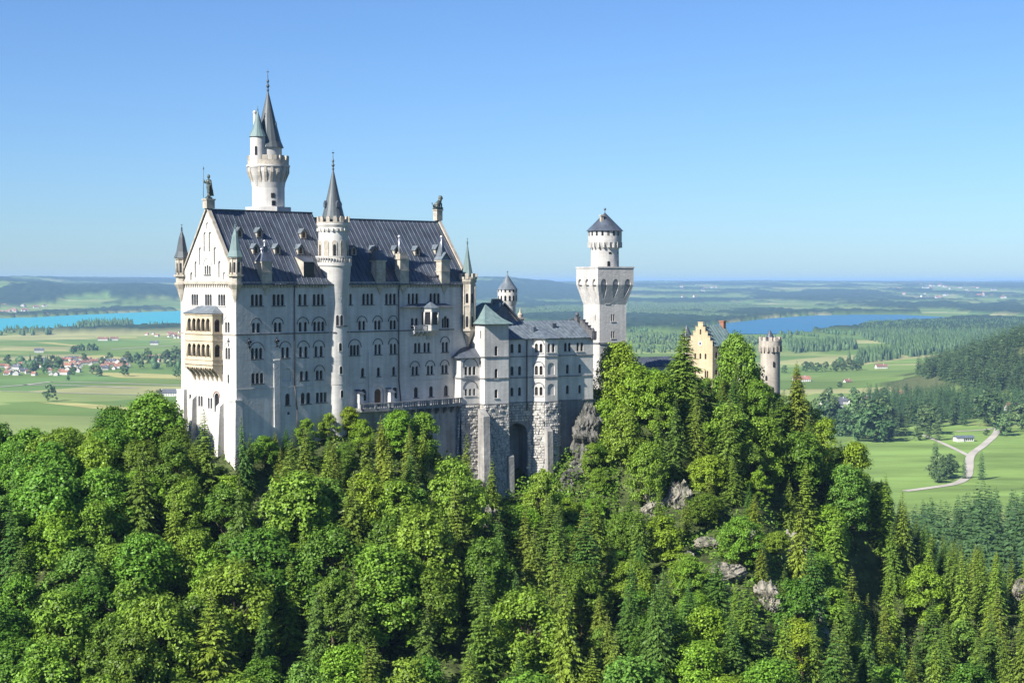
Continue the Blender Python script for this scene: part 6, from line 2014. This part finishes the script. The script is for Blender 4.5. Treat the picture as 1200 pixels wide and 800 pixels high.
# dead brushwood in the left foreground
p = at_y(150, 742, 298); zb = gz(p.x, p.y)
m = MB(); r = random.Random(3)
for k in range(60):
    a = r.uniform(0, 6.28); L1 = r.uniform(2.5, 6.0); s_ = r.uniform(0.2, 0.8)
    p0 = Vector((0,0,0)); d = Vector((math.cos(a)*s_, math.sin(a)*s_, 1)).normalized()
    for q in range(4):
        d = (d+Vector((r.gauss(0,0.22), r.gauss(0,0.22), r.gauss(-0.03,0.15)))).normalized(); p1 = p0+d*L1/3.2
        m.tube(p0, p1, 0.07-0.014*q, 0.056-0.014*q, 4)
        for w_ in range(2):
            dd = (d+Vector((r.gauss(0,0.6), r.gauss(0,0.6), r.gauss(0.1,0.4)))).normalized(); m.tube(p1, p1+dd*L1*0.22, 0.035, 0.012, 3)
        p0 = p1
o = m.build('dead_bush', 'deadwood', None, (p.x, p.y, zb+4.0)); tag(o, 'leafless grey-brown bush amid green crowns, bottom left', 'bush')
# ------------------------------------------------------------------ rock faces
def rock(p, sx, sy, sz, seed, label):
    bm = bmesh.new(); bmesh.ops.create_icosphere(bm, subdivisions=5, radius=1.0)
    r = np.random.RandomState(seed); off = r.uniform(0, 50, 3)
    for v in bm.verts:
        d = v.co.normalized(); q = np.array(d)
        n = 0.0
        x, y, z = q*2.1+off
        n = (fbm(np.array(x+z*0.7), np.array(y*1.3+z), 1, 4)-0.5)*0.9
        n2 = abs(float(fbm(np.array(x*2.3+y), np.array(z*3.1), 4, 4))-0.5)*0.75
        v.co = d*(1+float(n)-n2)
        v.co.x *= sx; v.co.y *= sy; v.co.z *= sz
        # bedding ledges
        v.co.x += 0.35*math.sin(v.co.z*1.3+seed); v.co.y += 0.3*math.sin(v.co.z*1.9+seed*2)
    me = bpy.data.meshes.new('rock'); bm.to_mesh(me); bm.free(); me.materials.append(MAT['dark_rock' if seed in (1, 2, 13, 14) else 'rock'])
    o = bpy.data.objects.new('rock_outcrop', me); COL.objects.link(o); o.location = (p.x, p.y, p.z)
    o.rotation_euler = (0, 0, r.uniform(0, 6.28)*0.1)
    return tag(o, label, 'rock')
for (px, py, Y, sx, sy, sz, sd, lb), p in zip(ROCKS, RP): rock(p, sx, sy, sz, sd, lb)
# ------------------------------------------------------------------ undergrowth over the castle hill
def undergrowth(n=110000):
    r = np.random.RandomState(9)
    Y = r.uniform(235, 470, n); px = r.uniform(-80, 1280, n)
    Y[:9000] = r.uniform(366, 407, 9000); px[:9000] = r.uniform(592, 725, 9000); X = (px-600)/FPX*Y
    Z = ground_z(X, Y)
    ok = np.ones(n, bool)
    for F_, a, b, c, d in KEEP[:2]:
        x, y = X-F_.ox, Y-F_.oy; u = x*F_.c+y*F_.s; v = -x*F_.s+y*F_.c
        ok &= ~((u > a+2) & (u < b-1) & (v > c+2) & (v < d-3))
    patch = (px > 590) & (px < 730) & (Y > 365) & (Y < 408)
    dens = fbm(X/9, Y/9, 77, 3); ok &= (dens > 0.40)|patch
    X, Y, Z, patch = X[ok], Y[ok], Z[ok], patch[ok]; n = len(X)
    C = np.stack([X, Y, Z+r.rand(n)**1.6*2.2*(0.4+fbm(X/7, Y/7, 70, 2)+0.9*patch*(fbm(X/3.5, Y/3.5, 71, 2) > 0.5))], -1)
    nrm = unit(r.normal(0,0.5,(n,3))+[0.0,-0.35,0.9]); ax = unit(np.cross(nrm, r.normal(size=(n,3)))); sd = np.cross(nrm, ax)
    L = r.uniform(0.45,1.0,n)
    V, F = rhombi(C, ax, sd, L, L*0.6)
    me = np_mesh('undergrowth', V, F, ['broad_leaf'])
    o = bpy.data.objects.new('undergrowth', me); COL.objects.link(o); o.color = (0.75,0.75,0.7,1); tag(o, kind='stuff')
undergrowth()

# ------------------------------------------------------------------ valley trees at right, one by one
FAR = []
fr2 = random.Random(21)
def far_tree(px, py, h, kind=None, z=None, wk=1.0):
    p = at_z(px, py, VAL if z is None else z)
    zz = VAL if z is None else gz(p.x, p.y)
    k = kind or ('c' if fr2.random() < 0.8 else 'b')
    if k == 'c':
        s = h/30.0; o = clone(fr2.choice(FARC), 'spruce_tree', (p.x, p.y, zz-0.5), fr2.uniform(0,6.28), (s*wk, s*wk, s)); g = fr2.uniform(0.75,1.2); o.color = (g, g*fr2.uniform(0.95,1.1), g, 1)
    else:
        s = h/15.0; o = clone(fr2.choice(FARB), 'broadleaf_tree', (p.x, p.y, zz-0.5), fr2.uniform(0,6.28), (s*wk, s*wk, s)); g = fr2.uniform(0.8,1.5); o.color = (g, g, g, 1)
    FAR.append((o, px, py, k, h)); return o
# the stand along the meadow's upper edge
def stand(pts, n, h0, h1, jit, pc=0.85, z=None):
    for k in range(n):
        t = fr2.random()*(len(pts)-1); i = int(t); f = t-i
        a, b = pts[i], pts[min(i+1, len(pts)-1)]
        far_tree(a[0]+(b[0]-a[0])*f+fr2.gauss(0,2), a[1]+(b[1]-a[1])*f+fr2.uniform(-jit, jit*0.3), fr2.uniform(h0,h1), 'c' if fr2.random() < pc else 'b', z)
stand([(965,500),(985,509),(1010,516),(1035,515),(1058,511)], 30, 28, 46, 12, 0.6)
stand([(1062,503),(1085,507),(1110,500),(1140,498),(1165,494),(1200,488),(1250,484)], 26, 32, 50, 14, 0.9)
stand([(1172,512),(1182,507),(1196,505),(1215,503)], 8, 18, 34, 3, 0.6)
for px, py, h, k in ((1096,552,34,'c'),(1100,559,22,'b'),(1106,562,20,'b'),(1112,560,16,'b'),(1104,566,13,'b'),(1114,548,14,'b'),(1119,554,12,'b'),(1097,565,12,'b'),
                     (1076,516,16,'b'),(1130,561,22,'c'),(1150,562,30,'c'),(1156,510,8,'b'),(1131,499,34,'c'),(1088,514,34,'c'),(1099,516,36,'c')):
    far_tree(px, py, h, k)
for px, py, h, k in ((1019,468,26,'c'),(1028,470,24,'c'),(1036,467,18,'b'),(1045,466,24,'c'),(1052,465,22,'c'),(972,467,18,'b'),(985,471,14,'b'),(1000,467,18,'b'),(984,455,12,'b'),(1095,450,26,'c'),(1103,449,24,'c'),
                     (920,437,16,'b'),(945,436,22,'b'),(958,436,20,'b'),(968,435,20,'b'),(978,436,22,'b'),(988,435,18,'b'),(1000,435,20,'b'),(1005,434,24,'b'),(950,434,18,'b'),(984,433,26,'b'),(995,432,22,'b')):
    far_tree(px, py, h, k)
# slope below, between the ridge and the meadow: one by one
def slope_stand(n, x0, x1, y0, y1, h0, h1, seed):
    r = random.Random(seed); got = []; tr2 = 0
    while len(got) < n and tr2 < n*60:
        tr2 += 1
        Y = r.uniform(y0, y1); px = r.uniform(x0, x1); X = (px-600)/FPX*Y; z = gz(X, Y)
        if any((X-a)**2+(Y-b)**2 < 5.2**2 for a, b in got): continue
        h = r.uniform(h0, h1); tip = pix((X, Y, z+h))
        lim = float(np.interp(tip[0], [1040,1060,1090,1120,1150,1180,1200,1260], [600,592,578,575,560,572,560,556]))
        if tip[1] < lim: h -= (lim-tip[1])*Y/FPX
        if h < 9: continue
        got.append((X, Y)); s = h/30.0
        o = clone(r.choice(FARC), 'spruce_tree', (X, Y, z-0.5), r.uniform(0,6.28), (s*0.9, s*0.9, s)); g = r.uniform(0.9,1.5); o.color = (g, g*r.uniform(0.95,1.1), g*0.9, 1)
        c = pix((X, Y, z+h*0.7)); FAR.append((o, c[0], c[1], 'c', h))
# lone trees on the plain at left
for px, py, h in ((58,470,26),(114,441,22),(145,441,24),(206,443,22),(188,464,12),(80,446,10),(86,415,22),(104,411,20),(110,410,18),(92,411,16),(45,432,30),(62,434,32),(70,436,28),(173,426,34),(205,424,36),(196,424,28),
                  (150,425,26),(160,426,24),(128,425,24),(98,425,22),(182,432,16),(196,431,15),(205,431,14),(165,432,18),(38,438,22),(108,438,18),(86,440,18),(52,438,22),(10,428,24),(120,430,22),(143,431,20)):
    far_tree(px, py, h, 'b', None, 0.9)
bk2 = {}
for o, px, py, k, h in FAR:
    ph = ('on the left plain' if px < 220 else 'by the meadow edge' if 475 < py < 523 else 'on the bright meadow' if py >= 523 else 'on the fields beyond the gatehouse')
    size = 'tall' if h > 30 else 'small' if h < 17 else 'mid-sized'
    bk2.setdefault((size, k, ph), []).append((px, py, o))
for (size, k, ph), L_ in bk2.items():
    ordinal_labels(L_, '%s distant %s %s' % (size, 'spruce' if k == 'c' else 'leafy tree', ph), 'tree', 'distant spruces' if k == 'c' else 'distant leafy trees')

# ------------------------------------------------------------------ far woods that read as one mass
def wood_mass(name, polys, spacing, h, cone=0.8, seed=1, follow=False):
    r = np.random.RandomState(seed); Xs, Ys = [], []
    for pts in polys:
        pw = valley(pts) if not follow else pts
        P = np.array(pw); x0, y0 = P.min(0); x1, y1 = P.max(0)
        n = int((x1-x0)*(y1-y0)/(spacing[0]*spacing[1]))
        n = min(n, 60000)
        X, Y = r.uniform(x0, x1, n), r.uniform(y0, y1, n)
        ok = in_poly(X, Y, [tuple(p) for p in pw])
        ok &= fbm(X/(spacing[0]*14), Y/(spacing[1]*14), seed, 3) > 0.27
        Xs.append(X[ok]); Ys.append(Y[ok])
    X, Y = np.concatenate(Xs), np.concatenate(Ys); n = len(X)
    Z = ground_z(X, Y) if follow else np.full(n, VAL)
    H = h*r.uniform(0.6, 1.2, n); is_c = r.rand(n) < cone
    k = 6; V = []; F = []
    ang = np.arange(k)*2*np.pi/k
    prof = np.where(is_c[:,None,None], np.array([[0.19,0.02],[0.13,0.45],[0.0,1.0]])[None], np.array([[0.20,0.05],[0.27,0.42],[0.0,0.72]])[None])
    rot = r.uniform(0, 6.28, n); Wf = r.uniform(0.8, 1.25, n)
    rings = []
    for q in range(2):
        rad = prof[:,q,0]*H*Wf; zz = Z+prof[:,q,1]*H
        jr = 1+r.uniform(-0.25,0.25,(n,k))
        rings.append(np.stack([X[:,None]+rad[:,None]*jr*np.cos(ang+rot[:,None]), Y[:,None]+rad[:,None]*jr*np.sin(ang+rot[:,None]), np.repeat(zz[:,None], k, 1)+r.uniform(-0.05,0.05,(n,k))*H[:,None]], -1))
    top = np.stack([X, Y, Z+prof[:,2,1]*H], -1)[:,None]
    V = np.concatenate(rings+[top], 1)
    m_ = 2*k+1; b = (np.arange(n)*m_)[:,None]
    i = np.arange(k); j = (i+1) % k
    q1 = np.stack([b+i, b+j, b+k+j, b+k+i], -1).reshape(-1, 4)
    t1 = np.stack([b+k+i, b+k+j, b+2*k+0*i, b+2*k+0*i], -1).reshape(-1, 4)[:, :3]
    me = bpy.data.meshes.new(name)
    V = V.reshape(-1, 3)
    loops = np.concatenate([q1.ravel(), t1.ravel()]).astype(np.int32)
    st = np.concatenate([np.arange(len(q1))*4, len(q1)*4+np.arange(len(t1))*3]).astype(np.int32)
    tot = np.concatenate([np.full(len(q1),4), np.full(len(t1),3)]).astype(np.int32)
    me.vertices.add(len(V)); me.vertices.foreach_set('co', V.astype(np.float32).ravel())
    me.loops.add(len(loops)); me.loops.foreach_set('vertex_index', loops)
    me.polygons.add(len(st)); me.polygons.foreach_set('loop_start', st); me.polygons.foreach_set('loop_total', tot)
    me.materials.append(MAT['far_needle'] if cone > 0.5 else MAT['far_leaf']); me.update(calc_edges=True)
    o = bpy.data.objects.new(name, me); COL.objects.link(o); tag(o, kind='stuff')
    print(name, n); return o
wood_mass('far_forest', [[(1016,382),(1060,380),(1200,378),(1260,378),(1260,398),(1200,398),(1140,402),(1090,409),(1000,424),(996,421),(1060,408),(1015,398),(1005,391)],
                         [(918,405),(1000,402),(1005,410),(930,414)],[(990,424),(1040,416),(1100,404),(1190,399),(1190,405),(1110,412),(1008,427)]], (14,30), 27, 0.85, 1)
wood_mass('far_forest', [[(548,354),(690,352),(690,372),(548,374)],[(735,352),(820,352),(900,360),(940,371),(880,372),(795,377),(735,379)],[(735,395),(810,392),(850,397),(915,398),(915,404),(735,404)],[(735,408),(790,406),(800,412),(735,416)]], (17,55), 21, 0.45, 2)
wood_mass('far_forest', [[(90,381),(112,379),(155,378.5),(157,385),(120,387.5),(92,387)],[(0,389.5),(60,389.5),(60,393),(0,393.5)],[(60,388.5),(95,386.5),(95,388.5),(60,391)],[(175,384),(213,386),(213,388),(175,387)]], (16,60), 30, 0.8, 3)
wood_mass('tree_lines', [[(75,411),(115,408),(115,411),(75,413.5)],[(20,424),(70,426),(70,436),(40,437),(20,432)],[(150,422),(213,419),(213,426),(150,428)],[(178,430),(213,429),(213,432),(178,433)],[(915,392),(1000,389),(1003,394),(915,397)],[(735,385),(800,383),(800,388),(735,390)]], (18,70), 24, 0.3, 4)
# the wooded hill at right and the slope under it: full spruces joined into one mass
LOWC = [conifer(s, 30.0, w, 3.0, 2.3, 0.03, 4.6, 'far_needle', 6, 0.35, True, pw) for s, w, pw in ((41,4.8,0.8),(42,5.6,0.7),(43,4.2,0.85))]
def merged(name, protos, X, Y, Z, H, seed, color=1.0):
    r = np.random.RandomState(seed); Vs = []
    base = []
    for me in protos:
        co = np.empty(len(me.vertices)*3, np.float32); me.vertices.foreach_get('co', co); base.append(co.reshape(-1, 3)/30.0)
    for x, y, z, h in zip(X, Y, Z, H):
        b = base[r.randint(len(base))]; a = r.uniform(0, 6.28); ca, sa = math.cos(a), math.sin(a); w = h*r.uniform(0.75, 1.05)
        Vs.append(np.stack([(b[:,0]*ca-b[:,1]*sa)*w+x, (b[:,0]*sa+b[:,1]*ca)*w+y, b[:,2]*h+z], -1))
    V = np.concatenate(Vs)
    me = np_mesh(name, V, np.arange(len(V)).reshape(-1, 4), ['far_needle'])
    o = bpy.data.objects.new(name, me); COL.objects.link(o); o.color = (color, color, color, 1); tag(o, kind='stuff')
    print(name, len(X), len(V)//4); return o
r = np.random.RandomState(4)
n = 9500
X = r.uniform(700, 1480, n); Y = r.uniform(2350, 3150, n)
hw = np.exp(-((X-1090)/300)**2-((Y-2960)/480)**2)+0.45*np.exp(-((X-880)/90)**2-((Y-2880)/200)**2)
ok = (hw > 0.24)&(fbm(X/60, Y/60, 15, 3) > 0.33)
X, Y = X[ok], Y[ok]
merged('hill_forest', LOWC, X, Y, ground_z(X, Y)-0.5, r.uniform(20, 40, len(X)), 6)
p0 = np.array(valley([(1065,497),(1100,493),(1150,489),(1200,482),(1260,478)]))
t_ = r.uniform(0, 3.999, 420); i = t_.astype(int); f = (t_-i)[:,None]
Q = p0[i]*(1-f)+p0[i+1]*f+np.stack([r.normal(0,8,420), r.uniform(-20,320,420)], -1)
n = 900
Y2 = r.uniform(520, 1040, n); px2 = r.uniform(1050, 1250, n); X2 = (px2-600)/FPX*Y2; Z2 = ground_z(X2, Y2)
H2 = r.uniform(26, 46, n); lim = np.interp(px2, [1040,1060,1090,1120,1150,1180,1200,1260], [602,594,580,577,563,574,562,558])
tipr = 330-FPX*(Z2+H2)/Y2
ok = (tipr > lim+r.uniform(-4, 6, n))&(fbm(X2/25, Y2/25, 16, 2) > 0.3)
keep = []
for i_ in np.nonzero(ok)[0]:
    if all((X2[i_]-X2[j_])**2+(Y2[i_]-Y2[j_])**2 > 9.5**2 for j_ in keep): keep.append(i_)
ok = np.array(keep)
merged('slope_forest', FARC, np.concatenate([Q[:,0], X2[ok]]), np.concatenate([Q[:,1], Y2[ok]]), np.concatenate([np.full(420, VAL-0.5), Z2[ok]-0.5]), np.concatenate([r.uniform(24,38,420), H2[ok]]), 8, 1.0)
